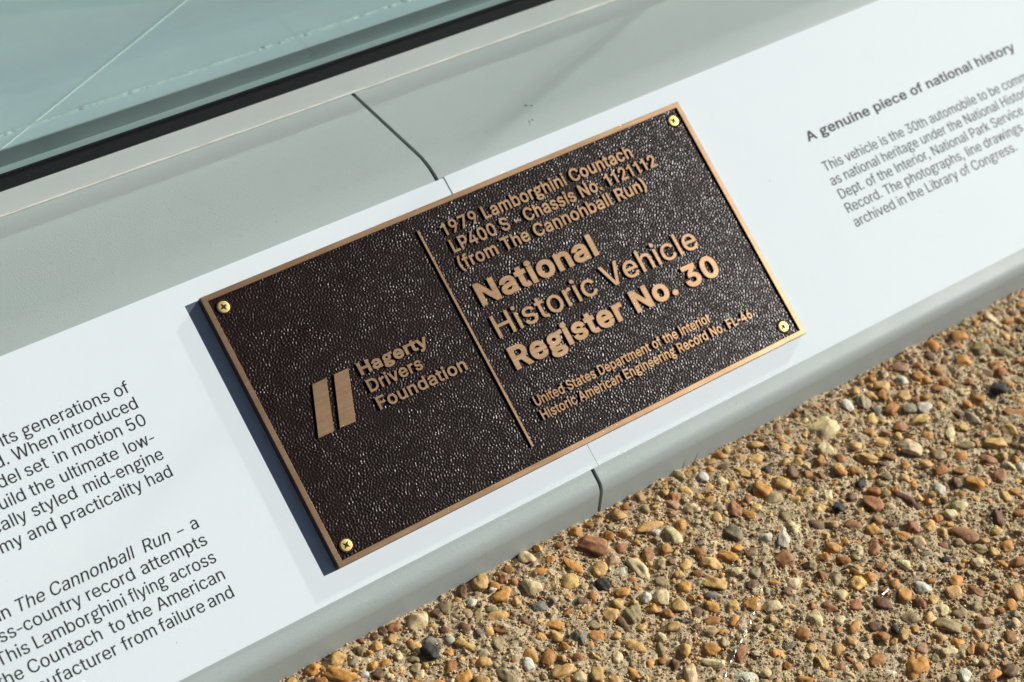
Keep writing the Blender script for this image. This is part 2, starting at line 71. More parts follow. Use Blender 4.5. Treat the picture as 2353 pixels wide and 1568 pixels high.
LAY = json.loads(r'''{"bars":[[[0.03687,0.10231],[0.04675,0.10248],[0.0356,0.07208],[0.02486,0.07213]],[[0.05169,0.10237],[0.06182,0.10248],[0.05033,0.07182],[0.03964,0.07229]]],"left":[[0.14147,[["its",-0.13931],["generations",-0.12438],["of",-0.06839]],-0.06054],[0.1313,[["arrived.",-0.15643],["When",-0.13452],["introduced",-0.10603]],-0.05979],[0.12076,[["model",-0.15752],["set",-0.13264],["in",-0.11475],["motion",-0.10403],["50",-0.07063]],-0.0598],[0.10972,[["build",-0.15887],["the",-0.13491],["ultimate",-0.11678],["low-",-0.07728]],-0.05915],[0.0991,[["radically",-0.17343],["styled",-0.13886],["mid-engine",-0.10786]],-0.05845],[0.08816,[["economy",-0.17693],["and",-0.14657],["practicality",-0.12654],["had",-0.07473]],-0.05949],[0.05579,[["in",-0.1786],["/The",-0.16959],["/Cannonball",-0.14962],["/Run",-0.09361],["–",-0.07252],["a",-0.06389]],-0.05965],[0.04519,[["cross-country",-0.20064],["record",-0.13277],["attempts",-0.10002]],-0.0597],[0.03428,[["This",-0.18918],["Lamborghini",-0.16873],["flying",-0.11259],["across",-0.08747]],-0.05995],[0.0236,[["the",-0.19293],["Countach",-0.17727],["to",-0.12957],["the",-0.11856],["American",-0.10117]],-0.05933],[0.01258,[["manufacturer",-0.20341],["from",-0.1277],["failure",-0.10502],["and",-0.07501]],-0.05981]],"right":[["A genuine piece of national history",0.44301,0.64944,0.11545,"A genuine piece of national history"],["This vehicle is the 30th automobile to be commemorated",0.44314,0.61655,0.09203,"This vehicle is the 30th automobile to be"],["as national heritage under the National Historic Vehicle",0.44255,0.60737,0.07735,"as national heritage under the National"],["Dept. of the Interior, National Park Service",0.44348,0.62562,0.07069,"Dept. of the Interior, National Park Service"],["Record. The photographs, line drawings and notes",0.44278,0.6172,0.06009,"Record. The photographs, line drawings"],["archived in the Library of Congress.",0.44275,0.6027,0.0489,"archived in the Library of Congress."]],"peb":[[34697,-2292,1223,36,-309,-880,"C"],[15570,-1907,702,-675,-495,-509,"R"],[25653,-19632,444,-587,-704,-463,"O"],[35736,-14005,526,-847,-524,-315,"R"],[38011,-6796,560,-545,-538,-442,"C"],[-2211,-1651,598,-871,-374,-342,"O"],[24811,-9211,525,-439,-516,-496,"R"],[10768,-2599,402,-671,-481,-369,"C"],[38339,-14077,580,-55,-380,-762,"D"],[29583,-18495,407,-706,-488,-274,"L"],[16848,-14564,513,-535,-453,-388,"W"],[28090,-16809,206,-697,-555,-232,"L"],[16829,-4893,11,-901,-480,-131,"C"],[23092,-13811,186,-601,-617,-278,"C"],[19938,-8159,530,-613,-391,-329,"T"],[48705,-2718,578,-370,-450,-428,"L"],[4903,-3785,515,-763,-338,-285,"T"],[3647,-851,385,-402,-489,-536,"C"],[23452,-5931,332,-579,-501,-338,"N"],[25847,-7965,444,-149,-481,-742,"W"],[20819,-7027,489,-470,-427,-401,"Y"],[30000,-11612,542,-150,-392,-618,"R"],[39272,-11251,233,-602,-543,-269,"O"],[46948,-3018,386,-420,-545,-415,"O"],[19560,-2627,866,-225,-204,-387,"Y"],[46839,-6233,407,-442,-508,-376,"K"],[46187,-8333,620,-518,-365,-300,"A"],[6339,-4985,480,-82,-260,-726,"L"],[20315,-4041,460,-302,-430,-514,"C"],[32558,-8984,365,-500,-464,-326,"R"],[44790,-9299,288,-549,-491,-277,"T"],[12970,-9402,520,-679,-315,-255,"T"],[40497,-5387,738,-270,-286,-365,"Y"],[27479,-4205,443,-370,-427,-420,"O"],[34902,-5803,472,-655,-344,-245,"T"],[43127,-9601,472,-565,-378,-264,"T"],[5646,-6948,185,-719,-415,-190,"L"],[14463,-7451,535,5,-150,-617,"L"],[42769,-1108,505,-423,-363,-325,"P"],[8290,-509,579,128,-19,-550,"T"],[14415,-12737,434,-83,-284,-658,"C"],[21804,-14274,411,-274,-430,-465,"A"],[8839,-1998,727,24,-87,-427,"O"],[48406,-1154,362,-396,-457,-350,"O"],[49968,-3815,59,-735,-406,-150,"L"],[21896,-11574,518,-268,-331,-421,"C"],[30534,-6783,425,-278,-414,-441,"C"],[8500,-8384,674,-192,-181,-385,"Y"],[38807,-5154,445,-288,-398,-400,"R"],[16755,-7359,-43,-549,-536,-95,"C"],[33219,-3809,392,-380,-401,-350,"C"],[2769,-3220,338,-437,-383,-360,"K"],[27417,-6678,407,-267,-400,-438,"L"],[34686,-9684,363,-659,-323,-194,"D"],[8261,-7117,356,-237,-399,-526,"A"],[20825,-10703,335,-445,-403,-303,"O"],[36702,-17448,391,-415,-405,-288,"A"],[7673,-3221,760,-206,-146,-326,"T"],[27389,-15107,293,-508,-404,-239,"D"],[14769,-3590,218,-484,-441,-281,"T"],[27626,-5179,603,-226,-249,-361,"L"],[12813,-3442,402,-266,-348,-450,"Y"],[38399,-2014,128,-522,-468,-224,"G"],[40548,-4146,351,-379,-416,-327,"N"],[41071,-11796,524,-91,-284,-466,"R"],[13332,-6645,401,-336,-344,-376,"T"],[17091,-8442,203,-451,-463,-274,"T"],[11757,-7461,430,-360,-317,-349,"O"],[34949,-18968,289,-306,-512,-363,"T"],[22010,-7140,418,-441,-323,-284,"O"],[26866,-7771,348,-369,-394,-332,"C"],[41511,-10363,270,-505,-394,-225,"R"],[41455,-4665,214,-406,-485,-294,"W"],[13669,-2518,120,-752,-322,-132,"O"],[43486,-7122,145,-628,-374,-163,"G"],[40497,-1661,404,-395,-347,-293,"Y"],[39579,-3520,186,-350,-547,-340,"A"],[19746,-16802,632,-423,-230,-248,"O"],[10803,-7043,492,91,-25,-520,"S"],[28110,-19828,399,-334,-375,-318,"C"],[31479,-19595,405,-339,-370,-306,"P"],[7370,-4002,404,-460,-291,-283,"R"],[28869,-15327,270,-362,-456,-307,"O"],[11803,-477,424,-280,-290,-388,"C"],[27334,-2386,164,-578,-370,-188,"T"],[21284,-16206,49,-525,-453,-128,"T"],[7540,-6477,435,45,-66,-563,"O"],[37226,-1662,285,-400,-397,-289,"W"],[24152,-18016,379,-253,-375,-384,"A"],[30330,-15581,202,-482,-412,-205,"W"],[3454,-5575,559,11,-76,-431,"O"],[31554,-16830,457,-302,-322,-312,"T"],[24900,-4558,406,-65,-260,-545,"R"],[41222,-7249,327,-120,-442,-553,"C"],[30208,-22878,303,-318,-439,-310,"B"],[16055,-12820,516,-493,-240,-222,"C"],[23880,-10765,383,-320,-338,-323,"C"],[22687,-3049,351,-373,-331,-301,"C"],[44768,-2604,153,-424,-454,-241,"A"],[48738,-6418,377,-369,-342,-261,"L"],[29064,-4455,236,-424,-388,-255,"Y"],[23309,-1626,268,-364,-385,-310,"Y"],[37064,-12114,344,-333,-367,-289,"C"],[41953,-2047,328,-355,-360,-285,"W"],[10092,-5484,541,-237,-195,-324,"O"],[18010,-4335,316,-208,-372,-454,"R"],[15342,-11166,52,-444,-477,-154,"T"],[-1760,-519,477,-77,-131,-441,"Y"],[25610,-13169,459,-237,-277,-335,"C"],[47394,-4644,301,-328,-396,-296,"B"],[32216,-11807,252,-450,-363,-216,"O"],[20625,-14427,424,-355,-287,-273,"N"],[9960,-9621,371,-68,-214,-544,"T"],[3110,-4716,191,-307,-470,-375,"A"],[21852,-2032,306,-414,-325,-264,"P"],[21336,-3677,121,-397,-467,-242,"O"],[30076,-4075,378,-59,-267,-525,"B"],[23324,-7781,367,-242,-327,-369,"B"],[-3212,-356,520,173,42,-397,"O"],[38253,-9261,463,-196,-284,-341,"A"],[48668,-4406,476,-231,-290,-306,"O"],[39880,-2291,187,-354,-452,-283,"A"],[27581,-21633,115,-382,-498,-194,"W"],[18072,-5548,331,-219,-344,-415,"L"],[30780,-18219,516,-103,-207,-367,"L"],[41175,-3059,342,-287,-353,-315,"T"],[30269,-9542,513,-261,-238,-283,"R"],[40102,-13229,345,-226,-374,-348,"T"],[25418,-5367,326,-315,-331,-303,"O"],[32837,-17625,150,-538,-339,-136,"R"],[19134,-11077,524,-2,-107,-387,"O"],[26384,-12145,334,-221,-353,-373,"L"],[34276,-12349,518,73,-70,-400,"Y"],[17806,-13168,212,-222,-495,-426,"R"],[28864,-11375,321,-211,-366,-380,"C"],[25066,-1302,310,-203,-352,-411,"W"],[11681,-10875,135,-570,-316,-131,"O"],[39161,-8319,439,-286,-276,-270,"L"],[15879,-3571,326,-215,-315,-394,"P"],[5543,-2803,154,-429,-378,-220,"B"],[2458,-2372,138,-521,-326,-162,"T"],[11566,-9374,310,-207,-321,-400,"C"],[28771,-1973,515,-256,-207,-265,"Y"],[37084,-16104,271,-288,-393,-283,"O"],[10142,-3976,426,-283,-223,-295,"S"],[25916,-14185,348,-231,-316,-329,"R"],[29062,-19680,292,-390,-324,-208,"O"],[26623,-1424,488,-179,-204,-308,"B"],[32414,-16296,337,-223,-340,-328,"O"],[41373,-8592,426,-356,-259,-220,"L"],[27973,-3101,-16,-409,-457,-122,"Y"],[37761,-3482,309,-200,-356,-367,"Y"],[19428,-6221,110,-351,-452,-230,"Y"],[17870,-10396,530,-209,-178,-277,"A"],[29682,-1044,514,-213,-198,-275,"T"],[1939,-5118,584,-391,-148,-212,"O"],[5456,-873,377,84,-10,-475,"L"],[25019,-7248,297,-315,-312,-268,"W"],[18688,-9555,334,-279,-286,-290,"O"],[40310,-9066,351,-293,-298,-254,"O"],[9659,-6228,285,-371,-287,-247,"T"],[23197,-11354,211,-363,-354,-225,"B"],[48329,-5175,291,-285,-342,-265,"A"],[17293,-10960,438,-291,-217,-253,"L"],[30346,-8068,347,-227,-289,-305,"K"],[26804,-17600,261,-274,-361,-276,"T"],[39254,-1887,61,-508,-319,-128,"T"],[28001,-12324,359,-300,-268,-245,"T"],[31064,-2350,273,-292,-319,-273,"Y"],[31786,-762,294,-191,-325,-359,"P"],[5040,-5444,261,-338,-291,-262,"Y"],[33060,-7319,446,139,14,-369,"K"],[6736,-2543,229,-152,-346,-481,"L"],[35563,-15332,336,-281,-290,-242,"L"],[39682,-6643,317,-265,-300,-262,"O"],[13481,-7680,-35,-563,-292,-52,"B"],[30008,-17492,96,-333,-434,-178,"C"],[24107,-3166,332,-217,-265,-308,"T"],[33916,-19488,304,-201,-327,-304,"O"],[11936,-6709,412,-274,-197,-251,"L"],[3290,-2425,218,-354,-295,-241,"S"],[24041,-18964,406,-271,-229,-233,"W"],[33346,-8190,244,-336,-308,-217,"A"],[15782,-6820,188,-316,-346,-245,"W"],[24784,-15465,424,-82,-171,-333,"O"],[7055,-6947,295,-197,-262,-350,"W"],[42919,-12049,270,-176,-365,-335,"W"],[9497,-852,224,-374,-280,-221,"R"],[39320,-10020,314,-337,-267,-200,"A"],[-453,-2721,312,-208,-223,-337,"B"],[22858,-16121,179,-303,-367,-222,"T"],[34758,-14286,337,-282,-266,-225,"L"],[6627,-3617,377,10,-77,-399,"Y"],[1568,-1099,278,-185,-249,-371,"T"],[15647,-7793,319,-212,-248,-301,"O"],[25720,-2370,283,-274,-274,-258,"C"],[22595,-9089,297,-286,-265,-241,"G"],[38440,-3186,310,-201,-280,-287,"S"],[14848,-5808,278,-291,-262,-248,"O"],[14078,-11653,176,-291,-353,-240,"B"],[6304,-2027,193,-317,-307,-245,"L"],[42331,-11474,162,-429,-285,-138,"C"],[40988,-13248,254,-353,-280,-177,"O"],[37024,-10408,181,-331,-330,-193,"W"],[22379,-1648,157,-368,-310,-191,"A"],[25617,-16915,373,-195,-227,-266,"A"],[8973,-9275,342,-228,-213,-274,"C"],[31330,-1500,274,-294,-268,-231,"O"],[35861,-9273,298,-195,-287,-286,"O"],[35775,-8591,350,-176,-244,-278,"T"],[31772,-14814,357,-236,-238,-234,"T"],[7062,-5627,345,-230,-201,-271,"W"],[4735,-1059,184,-386,-268,-188,"B"],[52591,-1773,332,-212,-264,-246,"O"],[45674,-4583,290,-283,-267,-212,"A"],[26074,-2847,161,-219,-395,-308,"O"],[11953,-2987,169,-142,-406,-463,"Y"],[23233,-9399,273,-180,-281,-313,"T"],[11789,-1795,329,-275,-207,-239,"O"],[2133,-428,417,-66,-99,-309,"R"],[15741,-4520,262,-173,-271,-337,"W"],[24717,-530,525,-27,-95,-252,"T"],[30025,-16583,272,-180,-296,-292,"T"],[5334,-4795,326,-217,-196,-272,"G"],[12956,-10701,286,-191,-242,-295,"O"],[11061,-3973,190,-317,-281,-212,"G"],[22801,-17729,243,-254,-289,-228,"T"],[26971,-18809,345,-139,-216,-285,"P"],[30824,-4762,162,-293,-323,-209,"R"],[4432,-2210,103,-401,-282,-139,"B"],[19190,-8864,352,-294,-193,-196,"S"],[29360,-12942,288,-241,-251,-225,"A"],[1558,-3645,-53,-327,-377,-10,"L"],[1488,-4122,153,-245,-330,-269,"C"],[31850,-3014,265,-172,-263,-286,"O"],[28834,-3015,229,-244,-271,-235,"K"],[7726,-2595,333,-221,-173,-238,"L"],[6053,-3614,269,-179,-210,-291,"S"],[-1096,-1137,294,-196,-175,-269,"G"],[12411,-4979,306,-203,-183,-235,"B"],[21346,-2580,281,-235,-204,-214,"R"],[594,-1059,181,-291,-243,-206,"Y"],[8796,-1126,233,-306,-208,-189,"O"],[5534,-1773,321,-124,-139,-269,"P"],[33096,-14731,323,-270,-186,-159,"K"],[12345,-5658,251,-263,-200,-194,"T"],[26212,-4302,301,-48,-150,-310,"R"],[31074,-3673,209,-223,-251,-213,"Y"],[7021,-1463,340,-54,-99,-279,"W"],[13225,-5070,184,-122,-278,-353,"A"],[29390,-20473,207,-138,-289,-276,"O"],[32416,-13772,310,-204,-186,-184,"N"],[19501,-3196,251,-210,-199,-211,"W"],[3746,-3729,277,-185,-153,-218,"O"],[-318,-808,216,-144,-178,-271,"L"],[-318,-2008,142,-226,-239,-202,"O"],[26,-3354,234,-156,-160,-239,"C"],[1451,-373,98,-263,-244,-150,"B"],[1800,-2999,231,-240,-158,-173,"L"],[16590,-9419,209,-276,-176,-138,"S"],[1274,-2259,253,8,-49,-304,"C"],[907,-372,-40,-254,-254,-11,"B"],[8599,-1334,196,-130,-155,-212,"W"],[2791,-3977,216,-144,-117,-168,"L"],[4067,-1640,180,-120,-138,-199,"O"],[3503,-2997,179,-119,-136,-195,"S"],[661,-3500,137,-91,-130,-191,"O"],[6383,-781,163,-108,-108,-152,"O"],[10740,-6947,150,-100,-111,-142,"t"]],"tinsel":[[0.2176,-0.10469],[0.21246,-0.10778],[0.21005,-0.11049],[0.20526,-0.11374],[0.19903,-0.11705],[0.19344,-0.12124],[0.18877,-0.12337],[0.18268,-0.1266],[0.17492,-0.1302],[0.16952,-0.13376],[0.1633,-0.13672],[0.15521,-0.14237],[0.14997,-0.14583]],"shard":[[0.28191,-0.14691],[0.27503,-0.14835]],"glit":[[[0.37768,-0.00597],[0.37375,-0.00657],[0.367,-0.00724]],[[0.3868,-0.01404],[0.38902,-0.01547]],[[0.40545,-0.05761],[0.40612,-0.05976]],[[0.40256,-0.0077],[0.40433,-0.0094]]],"sprig":[0.25102,-0.00162],"ring":[0.38943,-0.06033],"twig":[0.27449,-0.12016],"flakes":[[0.26492,0.20948],[0.25923,0.19512],[0.26789,0.20765]]}''')
TILT = math.radians(32.0)
TH = 0.006                        # plaque thickness
PLQ = Vector((0.0, 0.0228968, 0.0376463))   # lower left corner of the plaque on the panel
FOOT_Z = 0.0233388
TOP = (0.1907414, 0.1425273)      # sill edge, y and z
rng = np.random.default_rng(11)
random.seed(11)


# ------------------------------------------------------------------ helpers
def srgb(r, g, b):
    f = lambda c: c / 12.92 if c <= 0.04045 else ((c + 0.055) / 1.055) ** 2.4
    return (f(r / 255), f(g / 255), f(b / 255), 1.0)


def link(name, mesh, mat=None, parent=None):
    o = bpy.data.objects.new(name, mesh)
    COL.objects.link(o)
    if mat is not None:
        mesh.materials.append(mat)
    if parent is not None:
        o.parent = parent
    return o


def empty(name, loc=(0, 0, 0), rot=(0, 0, 0)):
    o = bpy.data.objects.new(name, None)
    o.empty_display_size = 0.02
    o.location = loc
    o.rotation_euler = rot
    COL.objects.link(o)
    return o


def tag(o, label=None, cat=None, group=None, kind=None):
    if label: o['label'] = label
    if cat: o['category'] = cat
    if group: o['group'] = group
    if kind: o['kind'] = kind
    return o


def mesh_np(name, verts, faces, smooth=True, colour=None):
    verts = np.asarray(verts, dtype=np.float32)
    faces = np.asarray(faces, dtype=np.int32)
    k = faces.shape[1]
    m = bpy.data.meshes.new(name)
    m.vertices.add(len(verts))
    m.vertices.foreach_set('co', verts.ravel())
    m.loops.add(faces.size)
    m.loops.foreach_set('vertex_index', faces.ravel())
    m.polygons.add(len(faces))
    m.polygons.foreach_set('loop_start', np.arange(0, faces.size, k, dtype=np.int32))
    try:
        m.polygons.foreach_set('loop_total', np.full(len(faces), k, dtype=np.int32))
    except Exception:
        pass
    if colour is not None:
        a = m.color_attributes.new('stone_colour', 'FLOAT_COLOR', 'POINT')
        c = np.ones((len(verts), 4), dtype=np.float32)
        c[:, :3] = colour
        a.data.foreach_set('color', c.ravel())
    m.update(calc_edges=True)
    m.validate()
    if smooth:
        m.polygons.foreach_set('use_smooth', np.ones(len(m.polygons), dtype=bool))
    return m


def extrude_profile(name, prof, x0, x1, closed=False, thick=None, smooth_angle=None):
    """A profile of (y, z) points swept along x; thick gives the sheet a back."""
    pts = [Vector(p) for p in prof]
    if thick:
        nrm = []
        for i in range(len(pts)):
            a = pts[max(i - 1, 0)]
            b = pts[min(i + 1, len(pts) - 1)]
            d = (b - a).normalized()
            nrm.append(Vector((-d.y, d.x)))
        back = [p - n * thick for p, n in zip(pts, nrm)]
        loop = pts + back[::-1]
        closed = True
    else:
        loop = pts
    bm = bmesh.new()
    a = [bm.verts.new((x0, p[0], p[1])) for p in loop]
    b = [bm.verts.new((x1, p[0], p[1])) for p in loop]
    n = len(loop)
    for i in range(n if closed else n - 1):
        j = (i + 1) % n
        bm.faces.new((a[i], a[j], b[j], b[i]))
    if closed:
        if thick:
            h = len(pts)
            for i in range(h - 1):
                bm.faces.new((a[i], a[n - 1 - i], a[n - 2 - i], a[i + 1]))
                bm.faces.new((b[i], b[i + 1], b[n - 2 - i], b[n - 1 - i]))
        else:
            bm.faces.new(a[::-1])
            bm.faces.new(b)
    bmesh.ops.recalc_face_normals(bm, faces=bm.faces)
    m = bpy.data.meshes.new(name)
    bm.to_mesh(m)
    bm.free()
    if smooth_angle:
        for p in m.polygons:
            p.use_smooth = True
        m.set_sharp_from_angle(angle=smooth_angle)
    return m


def box_bm(bm, x0, x1, y0, y1, z0, z1):
    v = [bm.verts.new(c) for c in ((x0, y0, z0), (x1, y0, z0), (x1, y1, z0), (x0, y1, z0),
                                   (x0, y0, z1), (x1, y0, z1), (x1, y1, z1), (x0, y1, z1))]
    for f in ((3, 2, 1, 0), (4, 5, 6, 7), (0, 1, 5, 4), (1, 2, 6, 5), (2, 3, 7, 6), (3, 0, 4, 7)):
        bm.faces.new([v[i] for i in f])


def bm_mesh(bm, name, bevel=None, seg=2):
    if bevel:
        bmesh.ops.bevel(bm, geom=bm.edges[:], offset=bevel, segments=seg, affect='EDGES')
    m = bpy.data.meshes.new(name)
    bm.to_mesh(m)
    bm.free()
    return m


def tube(name, path, radius, seg=8, closed_ends=True):
    pts = [Vector(p) for p in path]
    rad = radius if hasattr(radius, '__len__') else [radius] * len(pts)
    bm = bmesh.new()
    rings = []
    up = Vector((0, 0, 1))
    for i, p in enumerate(pts):
        d = (pts[min(i + 1, len(pts) - 1)] - pts[max(i - 1, 0)]).normalized()
        u = d.cross(up)
        if u.length < 1e-4: u = d.cross(Vector((0, 1, 0)))
        u.normalize()
        w = u.cross(d)
        rings.append([bm.verts.new(p + (u * math.cos(t) + w * math.sin(t)) * rad[i])
                      for t in [2 * math.pi * k / seg for k in range(seg)]])
    for a, b in zip(rings[:-1], rings[1:]):
        for k in range(seg):
            bm.faces.new((a[k], a[(k + 1) % seg], b[(k + 1) % seg], b[k]))
    if closed_ends:
        bm.faces.new(rings[0][::-1])
        bm.faces.new(rings[-1])
    bmesh.ops.recalc_face_normals(bm, faces=bm.faces)
    for f in bm.faces: f.smooth = True
    return bm_mesh(bm, name)


# ------------------------------------------------------------------ lettering
def wind(loops, x, y):
    w = 0
    for L in loops:
        x0, y0 = L[-1]
        for x1, y1 in L:
            if (y0 <= y) != (y1 <= y):
                t = (y - y0) / (y1 - y0)
                if x0 + t * (x1 - x0) > x:
                    w += 1 if y1 > y0 else -1
            x0, y0 = x1, y1
    return w


def offset_loop(L, d):
    out = []
    n = len(L)
    for i in range(n):
        a, b, c = Vector(L[i - 1]), Vector(L[i]), Vector(L[(i + 1) % n])
        e0 = (b - a).normalized()
        e1 = (c - b).normalized()
        n0 = Vector((e0.y, -e0.x))
        n1 = Vector((e1.y, -e1.x))
        m = n0 + n1
        if m.length < 0.3:
            m = n0
            s = 1.0
        else:
            m.normalize()
            s = min(1.0 / max(m.dot(n0), 0.35), 1.9)
        q = b + m * d * s
        out.append((q.x, q.y))
    return out


_cache = {}
CAP = 0.50871


def glyph(ch, d):
    """advance, vertices, triangles, rim edges of one letter, its outline grown by d"""
    key = (ch, d)
    if key in _cache:
        return _cache[key]
    raw = GLYPHS[ch]
    loops = [[(L[i] / 2000, L[i + 1] / 2000) for i in range(0, len(L), 2)] for L in raw[1:]]
    if d:
        loops = [offset_loop(L, d) for L in loops]
    res = [raw[0] / 2000, [], [], []]
    if loops:
        V, E = [], []
        for L in loops:
            b = len(V)
            V += [Vector(p) for p in L]
            E += [(b + i, b + (i + 1) % len(L)) for i in range(len(L))]
        v, e, f, _, _, _ = delaunay_2d_cdt(V, E, [], 0, 1e-6)
        tris = []
        for t in f:
            c = (v[t[0]] + v[t[1]] + v[t[2]]) / 3
            if wind(loops, c.x, c.y) > 0:
                a, b, g = (v[i] for i in t)
                if (b - a).cross(g - a) < 0: t = t[::-1]
                tris.append(tuple(t))
        ed = set()
        for t in tris:
            for i in range(3): ed.add((t[i], t[(i + 1) % 3]))
        rim = [q for q in ed if (q[1], q[0]) not in ed]
        res = [raw[0] / 2000, [(p.x, p.y) for p in v], tris, rim]
    _cache[key] = res
    return res


def run_width(txt, d, track=0.0):
    w = 0.0
    for ch in txt: w += GLYPHS[ch][0] / 2000 + 2 * d * 0.55 + track
    first, last = txt[0], txt[-1]
    fx = min(v for L in GLYPHS[first][1:] for v in L[0::2]) / 2000 - d
    lx = max(v for L in GLYPHS[last][1:] for v in L[0::2]) / 2000 + d
    return fx, w - (GLYPHS[last][0] / 2000 + 2 * d * 0.55 + track) + lx


def text_mesh(name, runs, z0, z1):
    """runs: (text, x0, x1 or None, baseline, cap height, growth, slant, scale if x1 is None)"""
    V, F = [], []
    for txt, x0, x1, y, cap, d, slant, sx in runs:
        sy = cap / (CAP + 2 * d)
        fx, lx = run_width(txt, d)
        if x1 is not None: sx = (x1 - x0) / (lx - fx)
        pen = x0 - fx * sx
        for ch in txt:
            adv, gv, gt, rim = glyph(ch, d)
            b = len(V)
            n = len(gv)
            top = [(pen + px * sx + slant * (py + d) * sy, y + (py + d) * sy) for px, py in gv]
            V += [(px, py, z1) for px, py in top]
            F += [(b + i, b + j, b + k) for i, j, k in gt]
            if z0 is not None:
                V += [(px, py, z0) for px, py in top]
                F += [(b + i, b + n + i, b + n + j, b + j) for i, j in rim]
            pen += (adv + 2 * d * 0.55) * sx
    m = bpy.data.meshes.new(name)
    m.from_pydata(V, [], F)
    m.validate()
    m.update()
    return m


# ------------------------------------------------------------------ materials
def new_mat(name):
    m = bpy.data.materials.new(name)
    m.use_nodes = True
    nt = m.node_tree
    return m, nt, nt.nodes['Principled BSDF'], nt.nodes['Material Output']


def add(nt, kind, **kw):
    n = nt.nodes.new(kind)
    for k, v in kw.items(): setattr(n, k, v)
    return n


def noise(nt, vec, scale, detail=3.0, rough=0.5):
    n = add(nt, 'ShaderNodeTexNoise')
    n.inputs['Scale'].default_value = scale
    n.inputs['Detail'].default_value = detail
    n.inputs['Roughness'].default_value = rough
    if vec: nt.links.new(vec, n.inputs['Vector'])
    return n.outputs['Fac']


def coords(nt, scale=(1, 1, 1), rot=(0, 0, 0)):
    t = add(nt, 'ShaderNodeTexCoord')
    mp = add(nt, 'ShaderNodeMapping')
    mp.inputs['Scale'].default_value = scale
    mp.inputs['Rotation'].default_value = rot
    nt.links.new(t.outputs['Object'], mp.inputs['Vector'])
    return mp.outputs['Vector']


def ramp(nt, fac, stops):
    r = add(nt, 'ShaderNodeValToRGB')
    r.color_ramp.elements[0].position = stops[0][0]
    r.color_ramp.elements[0].color = stops[0][1]
    r.color_ramp.elements[1].position = stops[-1][0]
    r.color_ramp.elements[1].color = stops[-1][1]
    for p, c in stops[1:-1]:
        e = r.color_ramp.elements.new(p)
        e.color = c
    nt.links.new(fac, r.inputs['Fac'])
    return r.outputs['Color']


def maprange(nt, fac, a, b, lo, hi):
    r = add(nt, 'ShaderNodeMapRange')
    r.inputs[1].default_value = a
    r.inputs[2].default_value = b
    r.inputs[3].default_value = lo
    r.inputs[4].default_value = hi
    nt.links.new(fac, r.inputs[0])
    return r.outputs[0]


def bump(nt, bsdf, height, strength, dist, prev=None):
    b = add(nt, 'ShaderNodeBump')
    b.inputs['Strength'].default_value = strength
    b.inputs['Distance'].default_value = dist
    nt.links.new(height, b.inputs['Height'])
    if prev is not None: nt.links.new(prev, b.inputs['Normal'])
    nt.links.new(b.outputs[0], bsdf.inputs['Normal'])
    return b.outputs[0]


def g4(v, k=1.0):
    return (v * k, v * k, v * k, 1.0)


def mul(nt, a, b):
    m = add(nt, 'ShaderNodeMix', data_type='RGBA', blend_type='MULTIPLY')
    m.inputs['Factor'].default_value = 1.0
    for s, v in ((6, a), (7, b)):
        if isinstance(v, tuple): m.inputs[s].default_value = v
        else: nt.links.new(v, m.inputs[s])
    return m.outputs[2]


def mat_brass():
    m, nt, b, o = new_mat('brushed_brass')
    v = coords(nt, (60, 1500, 60))
    n = noise(nt, v, 1.0, 3.0)
    v2 = coords(nt, (1, 1, 1))
    n2 = noise(nt, v2, 70.0, 4.0)
    v3 = coords(nt, (18, 900, 60))
    n3 = ramp(nt, noise(nt, v3, 1.0, 4.0, 0.65), [(0.30, (0.87, 0.86, 0.85, 1)), (0.65, (1.05, 1.05, 1.05, 1))])
    c = ramp(nt, n, [(0.3, (0.46, 0.305, 0.178, 1)), (0.7, (0.56, 0.372, 0.217, 1))])
    c2 = ramp(nt, n2, [(0.3, (0.84, 0.80, 0.78, 1)), (0.7, (1, 1, 1, 1))])
    nt.links.new(mul(nt, mul(nt, c, c2), n3), b.inputs['Base Color'])
    b.inputs['Metallic'].default_value = 0.95
    nt.links.new(maprange(nt, n, 0.3, 0.7, 0.36, 0.30), b.inputs['Roughness'])
    bump(nt, b, n, 0.12, 0.0002)
    return m


def mat_field():
    m, nt, b, o = new_mat('dark_bronze_leather_grain')
    v = coords(nt)
    n = noise(nt, v, 90.0, 3.0)
    c = ramp(nt, n, [(0.35, (0.0075, 0.0027, 0.0016, 1)), (0.7, (0.013, 0.0052, 0.0033, 1))])
    nt.links.new(c, b.inputs['Base Color'])
    b.inputs['Roughness'].default_value = 0.30
    b.inputs['Specular IOR Level'].default_value = 0.28
    f = noise(nt, v, 1700.0, 2.0)
    bump(nt, b, f, 0.06, 0.0003)
    return m


def mat_panel():
    m, nt, b, o = new_mat('satin_white_print_panel')
    v = coords(nt)
    n = noise(nt, v, 6.0, 3.0)
    c = ramp(nt, n, [(0.3, (0.70, 0.775, 0.81, 1)), (0.7, (0.72, 0.79, 0.82, 1))])
    sp = specks(nt, v, 60.0, 0.022, 0.22, (0.55, 0.52, 0.47, 1))
    nt.links.new(mul(nt, c, sp), b.inputs['Base Color'])
    b.inputs['Roughness'].default_value = 0.50
    b.inputs['Specular IOR Level'].default_value = 0.12
    f = noise(nt, v, 1500.0, 2.0)
    bump(nt, b, f, 0.10, 0.0002)
    return m


def mat_ink():
    m, nt, b, o = new_mat('black_printing_ink')
    v = coords(nt)
    n = noise(nt, v, 900.0, 2.0)
    nt.links.new(ramp(nt, n, [(0.2, (0.012, 0.012, 0.014, 1)), (0.8, (0.03, 0.03, 0.033, 1))]), b.inputs['Base Color'])
    b.inputs['Roughness'].default_value = 0.5
    b.inputs['Specular IOR Level'].default_value = 0.22
    return m


